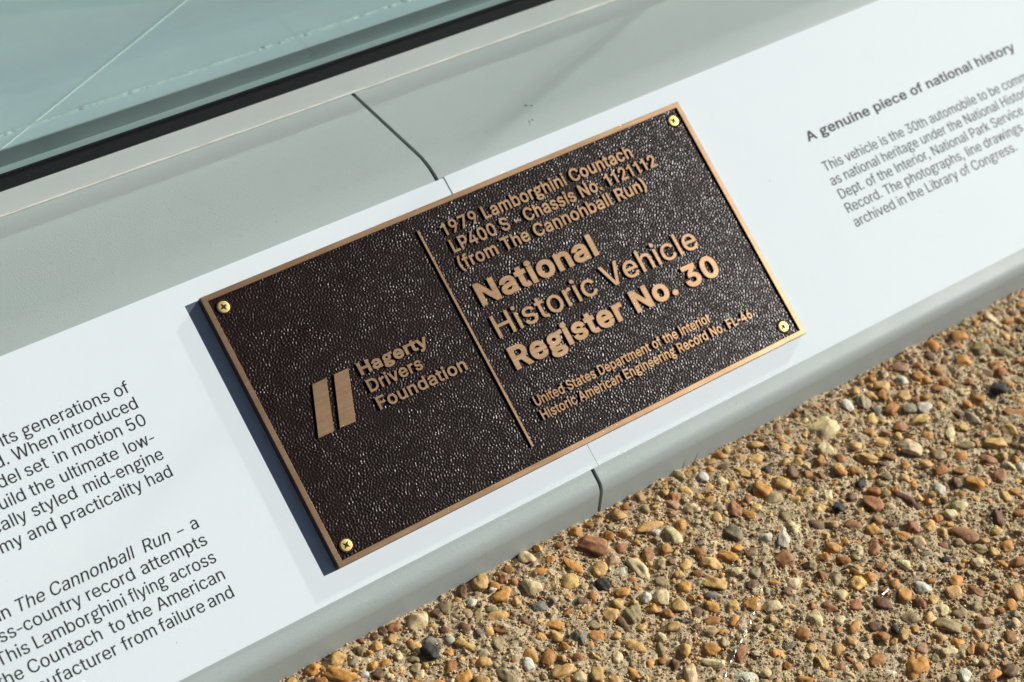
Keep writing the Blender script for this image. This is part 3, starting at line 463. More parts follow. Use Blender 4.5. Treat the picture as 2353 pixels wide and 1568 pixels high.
def specks(nt, vec, scale, size, share, col):
    """sparse small dirt specks, each with its own place"""
    vo = add(nt, 'ShaderNodeTexVoronoi')
    vo.inputs['Scale'].default_value = scale
    nt.links.new(vec, vo.inputs['Vector'])
    near_ = add(nt, 'ShaderNodeMath', operation='LESS_THAN')
    nt.links.new(vo.outputs['Distance'], near_.inputs[0])
    near_.inputs[1].default_value = size
    sep = add(nt, 'ShaderNodeSeparateColor')
    nt.links.new(vo.outputs['Color'], sep.inputs[0])
    few = add(nt, 'ShaderNodeMath', operation='GREATER_THAN')
    nt.links.new(sep.outputs[0], few.inputs[0])
    few.inputs[1].default_value = 1 - share
    both = add(nt, 'ShaderNodeMath', operation='MULTIPLY')
    nt.links.new(near_.outputs[0], both.inputs[0])
    nt.links.new(few.outputs[0], both.inputs[1])
    return ramp(nt, both.outputs[0], [(0.0, (1, 1, 1, 1)), (1.0, col)])


def mat_grey():
    m, nt, b, o = new_mat('grey_powder_coated_metal')
    v = coords(nt)
    n = noise(nt, v, 5.0, 4.0)
    c = ramp(nt, n, [(0.3, (0.352, 0.412, 0.398, 1)), (0.7, (0.380, 0.436, 0.420, 1))])
    d = noise(nt, v, 420.0, 2.0)
    spots = ramp(nt, d, [(0.25, (0.90, 0.89, 0.87, 1)), (0.34, (1, 1, 1, 1))])
    sp = specks(nt, v, 55.0, 0.030, 0.30, (0.62, 0.58, 0.52, 1))
    nt.links.new(mul(nt, mul(nt, c, spots), sp), b.inputs['Base Color'])
    nt.links.new(maprange(nt, noise(nt, v, 30.0, 4.0), 0.3, 0.7, 0.46, 0.54), b.inputs['Roughness'])
    f = noise(nt, v, 850.0, 3.0)
    bump(nt, b, f, 0.30, 0.0003)
    return m


def mat_plain(name, col, rough=0.5, var=0.12, scale=40.0, bstr=0.1, bscale=900.0, metallic=0.0, spec=0.5):
    m, nt, b, o = new_mat(name)
    v = coords(nt)
    n = noise(nt, v, scale, 4.0)
    lo = tuple(c * (1 - var) for c in col[:3]) + (1,)
    hi = tuple(min(c * (1 + var), 1) for c in col[:3]) + (1,)
    nt.links.new(ramp(nt, n, [(0.3, lo), (0.7, hi)]), b.inputs['Base Color'])
    b.inputs['Roughness'].default_value = rough
    b.inputs['Metallic'].default_value = metallic
    b.inputs['Specular IOR Level'].default_value = spec
    if bstr:
        bump(nt, b, noise(nt, v, bscale, 3.0), bstr, 0.0003)
    return m


def mat_glass():
    m, nt, b, o = new_mat('green_tinted_glass')
    nt.nodes.remove(b)
    tr = add(nt, 'ShaderNodeBsdfTransparent')
    tr.inputs[0].default_value = (0.885, 0.968, 0.965, 1)
    gl = add(nt, 'ShaderNodeBsdfGlossy')
    gl.inputs['Color'].default_value = (0.95, 1, 0.98, 1)
    gl.inputs['Roughness'].default_value = 0.07
    fr = add(nt, 'ShaderNodeFresnel')
    geo = add(nt, 'ShaderNodeNewGeometry')
    nt.links.new(maprange(nt, geo.outputs['Backfacing'], 0, 1, 1.52, 1 / 1.52), fr.inputs[0])
    mx = add(nt, 'ShaderNodeMixShader')
    nt.links.new(fr.outputs[0], mx.inputs[0])
    nt.links.new(tr.outputs[0], mx.inputs[1])
    nt.links.new(gl.outputs[0], mx.inputs[2])
    dust = add(nt, 'ShaderNodeBsdfDiffuse')
    dust.inputs[0].default_value = (0.75, 0.78, 0.76, 1)
    dv_ = coords(nt, (3, 3, 7), (0, 0.6, 0))
    dm = add(nt, 'ShaderNodeMixShader')
    nt.links.new(maprange(nt, noise(nt, dv_, 3.0, 6.0, 0.65), 0.35, 0.75, 0.01, 0.08), dm.inputs[0])
    nt.links.new(mx.outputs[0], dm.inputs[1])
    nt.links.new(dust.outputs[0], dm.inputs[2])
    nt.links.new(dm.outputs[0], o.inputs[0])
    return m


def mat_stone():
    m, nt, b, o = new_mat('river_pebble')
    a = add(nt, 'ShaderNodeAttribute', attribute_name='stone_colour')
    v = coords(nt)
    n = noise(nt, v, 330.0, 5.0, 0.6)
    c = ramp(nt, n, [(0.26, (0.46, 0.36, 0.27, 1)), (0.44, (0.88, 0.83, 0.77, 1)), (0.56, (1.02, 1.01, 0.99, 1)), (0.74, (1.28, 1.26, 1.22, 1))])
    n2 = noise(nt, v, 1500.0, 3.0)
    c2 = ramp(nt, n2, [(0.3, (0.82, 0.80, 0.78, 1)), (0.6, (1.05, 1.05, 1.05, 1))])
    nt.links.new(mul(nt, mul(nt, a.outputs['Color'], c), c2), b.inputs['Base Color'])
    b.inputs['Roughness'].default_value = 0.58
    b.inputs['Specular IOR Level'].default_value = 0.35
    p = bump(nt, b, noise(nt, v, 420.0, 5.0, 0.6), 0.45, 0.0012)
    bump(nt, b, noise(nt, v, 2600.0, 2.0), 0.3, 0.0003, p)
    return m


def mat_grit():
    m, nt, b, o = new_mat('sand_grain')
    a = add(nt, 'ShaderNodeAttribute', attribute_name='stone_colour')
    nt.links.new(a.outputs['Color'], b.inputs['Base Color'])
    b.inputs['Roughness'].default_value = 0.6
    return m


def mat_cement():
    m, nt, b, o = new_mat('sandy_cement')
    v = coords(nt)
    n1 = noise(nt, v, 35.0, 4.0)
    c1 = ramp(nt, n1, [(0.3, (0.56, 0.445, 0.285, 1)), (0.7, (0.70, 0.565, 0.365, 1))])
    n2 = noise(nt, v, 900.0, 3.0, 0.6)
    c2 = ramp(nt, n2, [(0.30, (0.50, 0.46, 0.42, 1)), (0.46, (0.92, 0.92, 0.92, 1)), (0.7, (1.2, 1.2, 1.18, 1))])
    nt.links.new(mul(nt, c1, c2), b.inputs['Base Color'])
    b.inputs['Roughness'].default_value = 0.9
    b.inputs['Specular IOR Level'].default_value = 0.2
    p = bump(nt, b, noise(nt, v, 520.0, 6.0, 0.7), 0.9, 0.0016)
    bump(nt, b, noise(nt, v, 1900.0, 3.0), 0.6, 0.0006, p)
    return m


M_BRASS = mat_brass()
M_FIELD = mat_field()
M_PANEL = mat_panel()
M_INK = mat_ink()
M_GREY = mat_grey()
M_SCREW = mat_plain('yellow_brass_screw', (0.70, 0.54, 0.20), 0.42, 0.1, 500, 0.15, 2500, metallic=0.9)
M_RECESS = mat_plain('dark_screw_recess', (0.035, 0.016, 0.006), 0.6, 0.2, 900, 0, spec=0.15)  # one dark colour for the screw crosses and the rings round the heads
M_DARK = mat_plain('dark_joint_gap', (0.018, 0.020, 0.021), 0.6, 0.15)
M_CREAM = mat_plain('cream_painted_rail', (0.62, 0.665, 0.62), 0.45, 0.04, 12, 0.08, 700)
M_BEAD = mat_plain('cream_sealant', (0.62, 0.625, 0.56), 0.5, 0.10, 120, 0.2, 600)
M_RUBBER = mat_plain('black_rubber', (0.010, 0.010, 0.012), 0.55, 0.25, 200, 0.2, 900, spec=0.3)
M_GLASS = mat_glass()
M_CLEAR = bpy.data.materials.new('clear_silicone')
M_CLEAR.use_nodes = True
_nt = M_CLEAR.node_tree
_tr = add(_nt, 'ShaderNodeBsdfTransparent')
_tr.inputs[0].default_value = (0.93, 0.97, 0.96, 1)
_mx = add(_nt, 'ShaderNodeMixShader')
_mx.inputs[0].default_value = 0.10
_nt.links.new(_tr.outputs[0], _mx.inputs[1])
_nt.links.new(_nt.nodes['Principled BSDF'].outputs[0], _mx.inputs[2])
_nt.links.new(_mx.outputs[0], _nt.nodes['Material Output'].inputs[0])
M_SKYBLOCK = mat_plain('grey_sky_block_wall', (0.30, 0.33, 0.33), 0.6, 0.05, 3, 0.1, 200)  # for the unseen wall added to block sky light
M_TRIM = mat_plain('satin_aluminium_trim', (0.29, 0.32, 0.31), 0.34, 0.06, 60, 0.05, 700, metallic=0.55)
M_FLOOR = mat_plain('pale_display_floor', (0.84, 0.88, 0.90), 0.45, 0.08, 6, 0.1, 500)
M_WHITE = mat_plain('white_filler_and_painted_light', (0.85, 0.86, 0.82), 0.5, 0.06, 300, 0.3, 700)  # sealant line, and also the painted lip highlight and sun streak
M_STONE = mat_stone()
M_GRIT = mat_grit()
M_CEMENT = mat_cement()
M_SILVER = mat_plain('silver_foil', (0.90, 0.91, 0.93), 0.16, 0.05, 900, 0.2, 900, metallic=1.0)
M_TWIG = mat_plain('dark_dry_debris', (0.03, 0.022, 0.016), 0.7, 0.3, 900, 0.3)
M_GRASS = mat_plain('dry_green_blade', (0.10, 0.11, 0.05), 0.6, 0.2, 900, 0.2)
M_CHIP = mat_plain('grey_green_flake', (0.16, 0.17, 0.11), 0.6, 0.25, 900, 0.3)


# ------------------------------------------------------------------ pavement
def lattice(ix, iy, seed):
    h = (ix.astype(np.int64) * 374761393 + iy.astype(np.int64) * 668265263 + seed * 974711) & 0xffffffff
    h = ((h ^ (h >> 13)) * 1274126177) & 0xffffffff
    h = h ^ (h >> 16)
    return (h & 0xffff) / 65535.0


def vnoise(x, y, cell, seed):
    fx, fy = x / cell, y / cell
    ix, iy = np.floor(fx).astype(np.int64), np.floor(fy).astype(np.int64)
    tx, ty = fx - ix, fy - iy
    tx = tx * tx * (3 - 2 * tx)
    ty = ty * ty * (3 - 2 * ty)
    a = lattice(ix, iy, seed) * (1 - tx) + lattice(ix + 1, iy, seed) * tx
    b = lattice(ix, iy + 1, seed) * (1 - tx) + lattice(ix + 1, iy + 1, seed) * tx
    return a * (1 - ty) + b * ty - 0.5


def ground_height(x, y):
    h = 0.0022 * vnoise(x, y, 0.021, 1) + 0.0018 * vnoise(x, y, 0.0085, 2)
    h += 0.0016 * vnoise(x, y, 0.0037, 3) + 0.0013 * vnoise(x, y, 0.0019, 4)
    return h - 0.0005


def graded(lo, hi, step, far):
    inner = list(np.arange(lo, hi + step, step))
    a, d, out = inner[-1], step, []
    while a < far:
        d *= 1.35
        a += d
        out.append(a)
    b, d, out2 = inner[0], step, []
    while b > -far:
        d *= 1.35
        b -= d
        out2.append(b)
    return np.array(out2[::-1] + inner + out)


xs = graded(-0.13, 0.72, 0.00085, 2.0)
ys = graded(-0.33, 0.012, 0.00085, 0.9)
gx, gy = np.meshgrid(xs, ys)
near = np.clip(1.5 - np.hypot(gx - 0.3, gy + 0.12) / 0.9, 0, 1)
gz = ground_height(gx, gy) * near
nx_, ny_ = len(xs), len(ys)
idx = np.arange(nx_ * ny_).reshape(ny_, nx_)
quads = np.stack([idx[:-1, :-1], idx[:-1, 1:], idx[1:, 1:], idx[1:, :-1]], -1).reshape(-1, 4)
pavement = link('pavement', mesh_np('pavement', np.stack([gx, gy, gz], -1).reshape(-1, 3), quads), M_CEMENT)
tag(pavement, kind='structure', label='tan exposed pebble concrete pavement in front of the grey sill')

ground = bpy.data.meshes.new('ground')
ground.from_pydata([(-80, -80, -0.03), (80, -80, -0.03), (80, 80, -0.03), (-80, 80, -0.03)], [], [(0, 1, 2, 3)])
ground = link('ground', ground, mat_plain('bounce_cut_ground', (0.055, 0.062, 0.032), 0.9, 0.3, 3.0, 0.6, 60))  # unseen dark sheet, added to keep warm bounce light off the panels
tag(ground, kind='structure', label='unseen dark ground sheet added beyond the pavement to cut bounce light')
PAL = {'T': (200, 164, 104), 'O': (200, 146, 76), 'A': (166, 116, 62), 'B': (118, 90, 64), 'R': (162, 114, 76),
       'D': (112, 78, 58), 'C': (214, 196, 152), 'W': (204, 200, 184), 'G': (166, 154, 126), 'K': (56, 52, 48),
       'N': (130, 122, 98), 'S': (122, 120, 108), 'P': (172, 138, 108), 'Y': (212, 174, 108), 'L': (162, 144, 106),
       't': (190, 158, 112)}


def pal(k, jit=0.10):
    c = np.array(srgb(*PAL[k])[:3]) * 1.03
    return np.clip(c * (1 + rng.normal(0, jit)) * (1 + rng.normal(0, 0.025, 3)), 0.005, 0.9)


def ico(sub):
    bm = bmesh.new()
    bmesh.ops.create_icosphere(bm, subdivisions=sub, radius=1.0)
    v = np.array([q.co[:] for q in bm.verts])
    f = np.array([[q.index for q in t.verts] for t in bm.faces])
    bm.free()
    return v, f


ICO = {k: ico(k) for k in (1, 2, 3, 4)}


def stone_shape(sub, planes=13, power=11.0, rough=0.12):
    """unit pebble: rounded off random facets, with soft dents"""
    d, f = ICO[sub]
    n = rng.normal(size=(planes, 3))
    n /= np.linalg.norm(n, axis=1)[:, None]
    h = rng.uniform(0.60, 1.0, planes)
    dn = np.maximum(d @ n.T, 0) / h
    r = (np.sum(dn ** power, 1) + 0.9 ** power) ** (-1 / power)
    k = rng.normal(size=(5, 3)) * 2.6
    ph = rng.uniform(0, 6.28, 5)
    r = r * (1 + rough * np.sin(d @ k.T + ph).sum(1) / 2.2)
    v = d * r[:, None]
    ext = (np.abs(v).max(0))
    return v / ext, f


def place_stone(v, c, u, w, h, lift):
    q = rng.normal(size=2) * 0.05
    out = np.empty_like(v)
    out[:, 0] = c[0] + v[:, 0] * u[0] + v[:, 1] * w[0]
    out[:, 1] = c[1] + v[:, 0] * u[1] + v[:, 1] * w[1]
    out[:, 2] = lift + v[:, 2] * h + (v[:, 0] * q[0] + v[:, 1] * q[1]) * h
    return out


class Pile:
    def __init__(self): self.v, self.f, self.c, self.n = [], [], [], 0
    def add(self, v, f, c):
        self.v.append(v); self.f.append(f + self.n); self.c.append(np.tile(c, (len(v), 1))); self.n += len(v)
    def mesh(self, name, smooth=True):
        return mesh_np(name, np.concatenate(self.v), np.concatenate(self.f), smooth, np.concatenate(self.c))


WORDS = {'T': 'tan', 'O': 'orange tan', 'A': 'amber brown', 'B': 'dark brown', 'R': 'reddish brown', 'D': 'deep red brown',
         'C': 'cream', 'W': 'greyish white', 'G': 'grey', 'K': 'black', 'N': 'greenish grey', 'S': 'slate grey',
         'P': 'pinkish brown', 'Y': 'yellow tan', 'L': 'olive tan', 't': 'tan'}
taken = []
small_pile = Pile()
for i, q in enumerate(LAY['peb']):
    c = np.array(q[0:2]) / 1e5
    u = np.array(q[2:4]) / 1e5
    w = np.array(q[4:6]) / 1e5
    ru, rw = np.linalg.norm(u), np.linalg.norm(w)
    r = min(ru, rw)
    taken.append((c[0], c[1], 0.5 * (ru + rw)))
    loose = q[6] == 'K' and r > 0.004
    h = r * rng.uniform(0.42, 0.60)
    if q[6] == 't': lift = 0.0042
    else: lift = r * (0.34 if loose else rng.uniform(-0.10, 0.03))
    v, f = stone_shape(4 if i < 100 else 3, planes=int(rng.integers(7, 14)), power=rng.uniform(12, 26))
    pv = place_stone(v, c, u * 1.10, w * 1.10, h, lift)
    col = pal(q[6], 0.05)
    if i < 100:
        o3 = np.array([c[0], c[1], 0.0])
        ob = link('pebble', mesh_np('pebble', pv - o3, f, True, np.tile(col, (len(pv), 1))), M_STONE, pavement)
        ob.location = (c[0], c[1], 0.0)
        ob['label'] = WORDS[q[6]] + ' pebble set in the concrete'
    else:
        small_pile.add(pv, f, col)

taken_a = np.array(taken)
KEYS = list('TOABRCLWGKPSYN')
PROB = np.array([.24, .21, .19, .10, .05, .08, .10, .012, .010, .006, .006, .002, .08, .004])
PROB = PROB / PROB.sum()


def in_reach(x, y, pad):
    """the wedge of pavement the photograph shows, with some margin"""
    edge = -0.053 + (x + 0.053) * 0
    left = (y > -0.0 - (x + 0.053 + pad) * 0.68) if x < 0.5 else True
    return left and y < -0.0005


def scatter(n, rmin, rmax, power, area, clear, sub, pad):
    global taken_a
    cell = 0.012
    grid = {}
    for t in taken_a: grid.setdefault((int(t[0] // cell), int(t[1] // cell)), []).append(t)
    new = []
    for _ in range(n):
        x = rng.uniform(area[0], area[1]); y = rng.uniform(area[2], area[3])
        r = rmin + (rmax - rmin) * rng.random() ** power
        if y > -r * 0.8 or not in_reach(x, y, pad): continue
        ok = True
        ci, cj = int(x // cell), int(y // cell)
        for di in (-1, 0, 1):
            for dj in (-1, 0, 1):
                for t in grid.get((ci + di, cj + dj), ()):
                    if (t[0] - x) ** 2 + (t[1] - y) ** 2 < (t[2] * clear + r) ** 2:
                        ok = False
                        break
                if not ok: break
            if not ok: break
        if not ok: continue
        t = (x, y, r)
        grid.setdefault((ci, cj), []).append(t)
        new.append(t)
        a = rng.uniform(0, 6.28)
        e = rng.uniform(0.62, 1.0)
        u = np.array([math.cos(a), math.sin(a)]) * r
        w = np.array([-math.sin(a), math.cos(a)]) * r * e
        v, f = stone_shape(sub if r > 0.0014 else 1, planes=int(rng.integers(6, 13)), power=rng.uniform(11, 26))
        h = r * e * rng.uniform(0.42, 0.68)
        small_pile.add(place_stone(v, (x, y), u, w, h, r * rng.uniform(-0.14, 0.08)), f, pal(KEYS[rng.choice(len(KEYS), p=PROB)], 0.12))
    taken_a = np.concatenate([taken_a, np.array(new)]) if new else taken_a


scatter(12000, 0.0028, 0.0060, 1.1, (-0.12, 0.72, -0.33, 0.0), 0.90, 3, 0.10)
scatter(11000, 0.0010, 0.0026, 1.5, (-0.12, 0.70, -0.33, 0.0), 0.88, 2, 0.04)
aggregate = link('pebble_aggregate', small_pile.mesh('pebble_aggregate'), M_STONE, pavement)
tag(aggregate, kind='stuff', label='smaller mixed brown pebbles set in the concrete')

# sand grains, one mass
dv, df = ICO[1]
n_g = 90000
px = rng.uniform(-0.09, 0.66, n_g)
py = rng.uniform(-0.27, 0.001, n_g)
ok = (py > -(px + 0.053 + 0.02) * 0.70)
px, py = px[ok], py[ok]
n_g = len(px)
pr = 0.00024 + 0.0008 * rng.random(n_g) ** 2.8
pz = ground_height(px, py) + pr * 0.25
sc = rng.uniform(0.6, 1.15, (n_g, 1, 3)) * pr[:, None, None]
jit = 1 + rng.normal(0, 0.13, (n_g, len(dv), 1))
gv = dv[None] * jit * sc + np.stack([px, py, pz], -1)[:, None, :]
gf = df[None] + (np.arange(n_g) * len(dv))[:, None, None]
tone = np.array([srgb(*c)[:3] for c in ((206, 172, 122), (184, 148, 100), (150, 116, 78), (220, 196, 152), (104, 82, 62), (178, 132, 84), (52, 46, 42))])
gc = tone[rng.choice(7, n_g, p=[.31, .29, .15, .15, .03, .06, .01])] * rng.uniform(0.8, 1.15, (n_g, 1))
grit = link('sand_grains', mesh_np('sand_grains', gv.reshape(-1, 3), gf.reshape(-1, 3), False,
                                   np.repeat(gc, len(dv), 0)), M_GRIT, pavement)
tag(grit, kind='stuff', label='fine sand grains on the cement between pebbles')


# ------------------------------------------------------------------ grey sill cladding
def arc(p0, p1, p2, r, n):
    """points of the fillet of radius r at p1"""
    a = (Vector(p0) - Vector(p1)).normalized()
    b = (Vector(p2) - Vector(p1)).normalized()
    ang = math.acos(max(-1, min(1, a.dot(b))))
    t = r / math.tan(ang / 2)
    cdir = (a + b).normalized()
    cen = Vector(p1) + cdir * (r / math.sin(ang / 2))
    s = Vector(p1) + a * t - cen
    e = Vector(p1) + b * t - cen
    a0 = math.atan2(s.y, s.x)
    a1 = math.atan2(e.y, e.x)
    d = a1 - a0
    while d > math.pi: d -= 2 * math.pi
    while d < -math.pi: d += 2 * math.pi
    return [(cen.x + r * math.cos(a0 + d * k / n), cen.y + r * math.sin(a0 + d * k / n)) for k in range(n + 1)]


foot = (0.0, -0.012)
low = (0.0, FOOT_Z - 0.00142)
high = (TOP[0] + 0.00226, TOP[1])
rear = (0.345, TOP[1])
profile = [foot] + arc(foot, low, high, 0.0105, 14) + arc(low, high, rear, 0.040, 18) + [rear]
JX = 0.1768
clad_a = link('sill_cladding', extrude_profile('sill_cladding', profile, -1.6, JX - 0.0014, thick=0.0030, smooth_angle=0.5), M_GREY)
tag(clad_a, 'pale grey bent metal sill length left of the open joint, under the long paragraphs', 'sill', 'grey metal sill lengths')
clad_b = link('sill_cladding', extrude_profile('sill_cladding', profile, JX + 0.0012, 2.4, thick=0.0030, smooth_angle=0.5), M_GREY)
tag(clad_b, 'pale grey bent metal sill length right of the open joint, under the bold heading', 'sill', 'grey metal sill lengths')
inner = [(0.0045, -0.012), (0.0045, FOOT_Z - 0.002), (TOP[0] + 0.001, TOP[1] - 0.0048), (0.345, TOP[1] - 0.0048)]
back = link('joint_backing', extrude_profile('joint_backing', inner, JX - 0.02, JX + 0.02, thick=0.002), M_DARK, clad_a)

# ------------------------------------------------------------------ printed panels and the plaque
def sheet(bm, quad, z0, z1):
    lo = [bm.verts.new((x, y, z0)) for x, y in quad]
    hi = [bm.verts.new((x, y, z1)) for x, y in quad]
    bm.faces.new(hi)
    bm.faces.new(lo[::-1])
    for i in range(4):
        j = (i + 1) % 4
        bm.faces.new((lo[i], lo[j], hi[j], hi[i]))


ROT = (TILT, 0, 0)
panel_l = empty('text_panel', PLQ, ROT)
tag(panel_l, 'white satin text panel with long justified paragraphs, left of the plaque and under it', 'panel', 'white text panels on the sill')
bm = bmesh.new()
sheet(bm, [(-1.5, -0.0157), (0.18095, -0.0149), (0.18045, 0.1877), (-1.5, 0.1913)], -0.00115, 0.0)
link('panel_sheet', bm_mesh(bm, 'panel_sheet'), M_PANEL, panel_l)
panel_r = empty('text_panel', PLQ, ROT)
tag(panel_r, 'white satin text panel with a bold heading over a short paragraph', 'panel', 'white text panels on the sill')
bm = bmesh.new()
sheet(bm, [(0.18115, -0.0147), (2.3, -0.0170), (2.3, 0.1897), (0.18150, 0.1884)], -0.00110, 0.0001)
link('panel_sheet', bm_mesh(bm, 'panel_sheet'), M_PANEL, panel_r)

BODY = 0.0071
sbody = BODY / CAP
for y, words, end in LAY['left']:
    runs = []
    for k, (wd, x) in enumerate(words):
        it = wd.startswith('/')
        wd = wd.lstrip('/')
        fx, lx = run_width(wd, 0.0)
        x1 = -0.0597 if k == len(words) - 1 else min(x + (lx - fx) * sbody * 0.985, words[k + 1][1] - 0.0027)
        if k == 0:
            x1 = words[1][1] - 0.0034
            x = x1 - (lx - fx) * sbody * 0.98
        runs.append((wd, x, x1, y, BODY, 0.0, 0.19 if it else 0.0, None))
    link('printed_text', text_mesh('printed_text', runs, None, 0.00012), M_INK, panel_l)
RY = [0.1155, 0.0920, 0.0812, 0.0705, 0.0598, 0.0489]
for (full, x0, x1, _, vis), y in zip(LAY['right'], RY):
    d = 0.017 if y > 0.11 else 0.0
    fx, lx = run_width(vis, d)
    sx = (x1 - x0) / (lx - fx)
    link('printed_text', text_mesh('printed_text', [(full, x0, None, y, BODY, d, 0.0, sx)], None, 0.00022), M_INK, panel_r)

plaque = empty('plaque', PLQ, ROT)
tag(plaque, 'dark bronze plaque with raised brass lettering screwed across two white panels', 'plaque')
W, H = 0.36, 0.36 / 2.06
IN = 0.0035
FZ = TH - 0.0012
# rim
bm = bmesh.new()


def ring(x0, x1, y0, y1, z): return [bm.verts.new(c) for c in ((x0, y0, z), (x1, y0, z), (x1, y1, z), (x0, y1, z))]


c = 0.00025
R = [ring(0, W, 0, H, 0.0), ring(0, W, 0, H, TH - c), ring(c, W - c, c, H - c, TH),
     ring(IN - c, W - IN + c, IN - c, H - IN + c, TH), ring(IN, W - IN, IN, H - IN, TH - c), ring(IN, W - IN, IN, H - IN, FZ - 0.0016)]
for a, b in zip(R[:-1], R[1:]):
    for i in range(4):
        j = (i + 1) % 4
        bm.faces.new((a[i], a[j], b[j], b[i]))
rim = link('rim', bm_mesh(bm, 'rim'), M_BRASS, plaque)
side_m = mat_plain('dark_rim_edge', (0.045, 0.028, 0.020), 0.5, 0.2, 150, 0.2)  # rim walls coloured darker than the brass top
rim.data.materials.append(side_m)
for p in rim.data.polygons:
    if abs(p.normal.z) < 0.2: p.material_index = 1
# grained field
nxf, nyf = 860, 412
fx_ = np.linspace(IN - 0.0001, W - IN + 0.0001, nxf)
fy_ = np.linspace(IN - 0.0001, H - IN + 0.0001, nyf)
white = rng.normal(size=(nyf, nxf))
kx = np.fft.fftfreq(nxf, fx_[1] - fx_[0])[None, :]
ky = np.fft.fftfreq(nyf, fy_[1] - fy_[0])[:, None]
kr = np.sqrt((kx * 0.95) ** 2 + (ky * 0.85) ** 2)
filt = np.exp(-((kr - 490.0) / 190.0) ** 2)
g = np.fft.ifft2(np.fft.fft2(white) * filt).real
g /= g.std()
filt2 = np.exp(-((kr - 900.0) / 220.0) ** 2)
g2 = np.fft.ifft2(np.fft.fft2(rng.normal(size=(nyf, nxf))) * filt2).real
g2 /= g2.std()
low_ = np.fft.ifft2(np.fft.fft2(rng.normal(size=(nyf, nxf))) * np.exp(-(kr / 60.0) ** 2)).real
low_ = np.clip(1.0 + 0.13 * low_ / low_.std(), 0.45, 1.6)
hgt = FZ + 0.000125 * low_ * np.tanh(g * 0.8) + 0.000012 * g2
fxx, fyy = np.meshgrid(fx_, fy_)
fi = np.arange(nxf * nyf).reshape(nyf, nxf)
fq = np.stack([fi[:-1, :-1], fi[:-1, 1:], fi[1:, 1:], fi[1:, :-1]], -1).reshape(-1, 4)
link('grained_field', mesh_np('grained_field', np.stack([fxx, fyy, hgt], -1).reshape(-1, 3), fq), M_FIELD, plaque)
# lettering
WT = {'b': 0.030, 'm': 0.017, 'r': 0.0060, 's': 0.015}
LX = 0.1597
SPEC = [('1979 Lamborghini Countach', 0.1590, 0.3083, 0.1521, 0.0086, 'm'),
        ('LP400 S - Chassis No. 1121112', LX, 0.3216, 0.1404, 0.0086, 'm'),
        ('(from The Cannonball Run)', 0.1585, 0.3058, 0.1288, 0.0086, 'm'),
        ('National', LX, 0.2504, 0.1029, 0.0149, 'b'),
        ('Historic Vehicle', LX, 0.3196, 0.0807, 0.0147, 'r'),
        ('Register No. 30', LX, 0.3244, 0.0587, 0.0148, 'b'),
        ('United States Department of the Interior', LX, 0.2999, 0.0337, 0.0064, 's'),
        ('Historic American Engineering Record No. FL-46', LX, 0.3293, 0.0244, 0.0064, 's'),
        ('Hagerty', 0.0671, 0.1152, 0.0949, 0.0078, 'b'),
        ('Drivers', 0.0674, 0.1052, 0.0836, 0.0078, 'm'),
        ('Foundation', 0.0677, 0.1307, 0.0719, 0.0080, 'm')]
for txt, x0, x1, y, cap, wt in SPEC:
    link('raised_lettering', text_mesh('raised_lettering', [(txt, x0, x1, y, cap, WT[wt], 0.0, None)], FZ - 0.0004, TH), M_BRASS, plaque)
for q in LAY['bars']:
    bm = bmesh.new()
    sheet(bm, [(x, y) for x, y in (q[3], q[2], q[1], q[0])], FZ - 0.0004, TH)
    link('emblem_bar', bm_mesh(bm, 'emblem_bar', 0.00015, 1), M_BRASS, plaque)
bm = bmesh.new()
box_bm(bm, 0.1437, 0.1454, 0.0130, 0.1620, FZ - 0.0004, TH)
link('divider_bar', bm_mesh(bm, 'divider_bar', 0.00015, 1), M_BRASS, plaque)


def make_screw(x, y, turn):
    bm = bmesh.new()
    prof = [(0.0036, FZ - 0.0005), (0.0036, FZ + 0.00060), (0.00350, FZ + 0.00068), (0.0032, FZ + 0.00072), (0.0, FZ + 0.00073)]
    seg = 40
    rings = []
    for r, z in prof[:-1]:
        rings.append([bm.verts.new((r * math.cos(2 * math.pi * k / seg), r * math.sin(2 * math.pi * k / seg), z)) for k in range(seg)])
    for a, b in zip(rings[:-1], rings[1:]):
        for k in range(seg): bm.faces.new((a[k], a[(k + 1) % seg], b[(k + 1) % seg], b[k]))
    top = bm.verts.new((0, 0, prof[-1][1]))
    for k in range(seg): bm.faces.new((rings[-1][k], rings[-1][(k + 1) % seg], top))
    for f in bm.faces: f.smooth = True
    s = link('screw', bm_mesh(bm, 'screw'), M_SCREW, plaque)
    s.location = (x, y, 0)
    s.rotation_euler = (0, 0, turn)
    bm = bmesh.new()
    pts = []
    for k in range(16):
        t = 2 * math.pi * k / 16
        r = {0: 0.0026, 1: 0.00140, 2: 0.00095, 3: 0.00140}[k % 4]
        pts.append((r * math.cos(t), r * math.sin(t)))
    zt = FZ + 0.00076
    a = [bm.verts.new((px, py, zt)) for px, py in pts]
    lo = [bm.verts.new((px, py, zt - 0.0004)) for px, py in pts]
    for k in range(16):
        j = (k + 1) % 16
        bm.faces.new((lo[k], lo[j], a[j], a[k]))
    bm.faces.new(a)
    rc = link('cross_recess', bm_mesh(bm, 'cross_recess'), M_RECESS, s)
    ringp = [(0.0041 * math.cos(a), 0.0041 * math.sin(a), FZ + 0.00012) for a in np.linspace(0, 2 * math.pi, 33)]
    link('seat_shade_ring', tube('seat_shade_ring', ringp, 0.0006, 6), M_RECESS, s)  # dark ring stands in for the shadowed gap around the head
    return s


for x, y, t in ((0.0107, 0.1647, 0.35), (0.3499, 0.1640, 0.95), (0.3470, 0.0104, 0.55), (0.0102, 0.0101, 0.75)):
    make_screw(x, y, t)

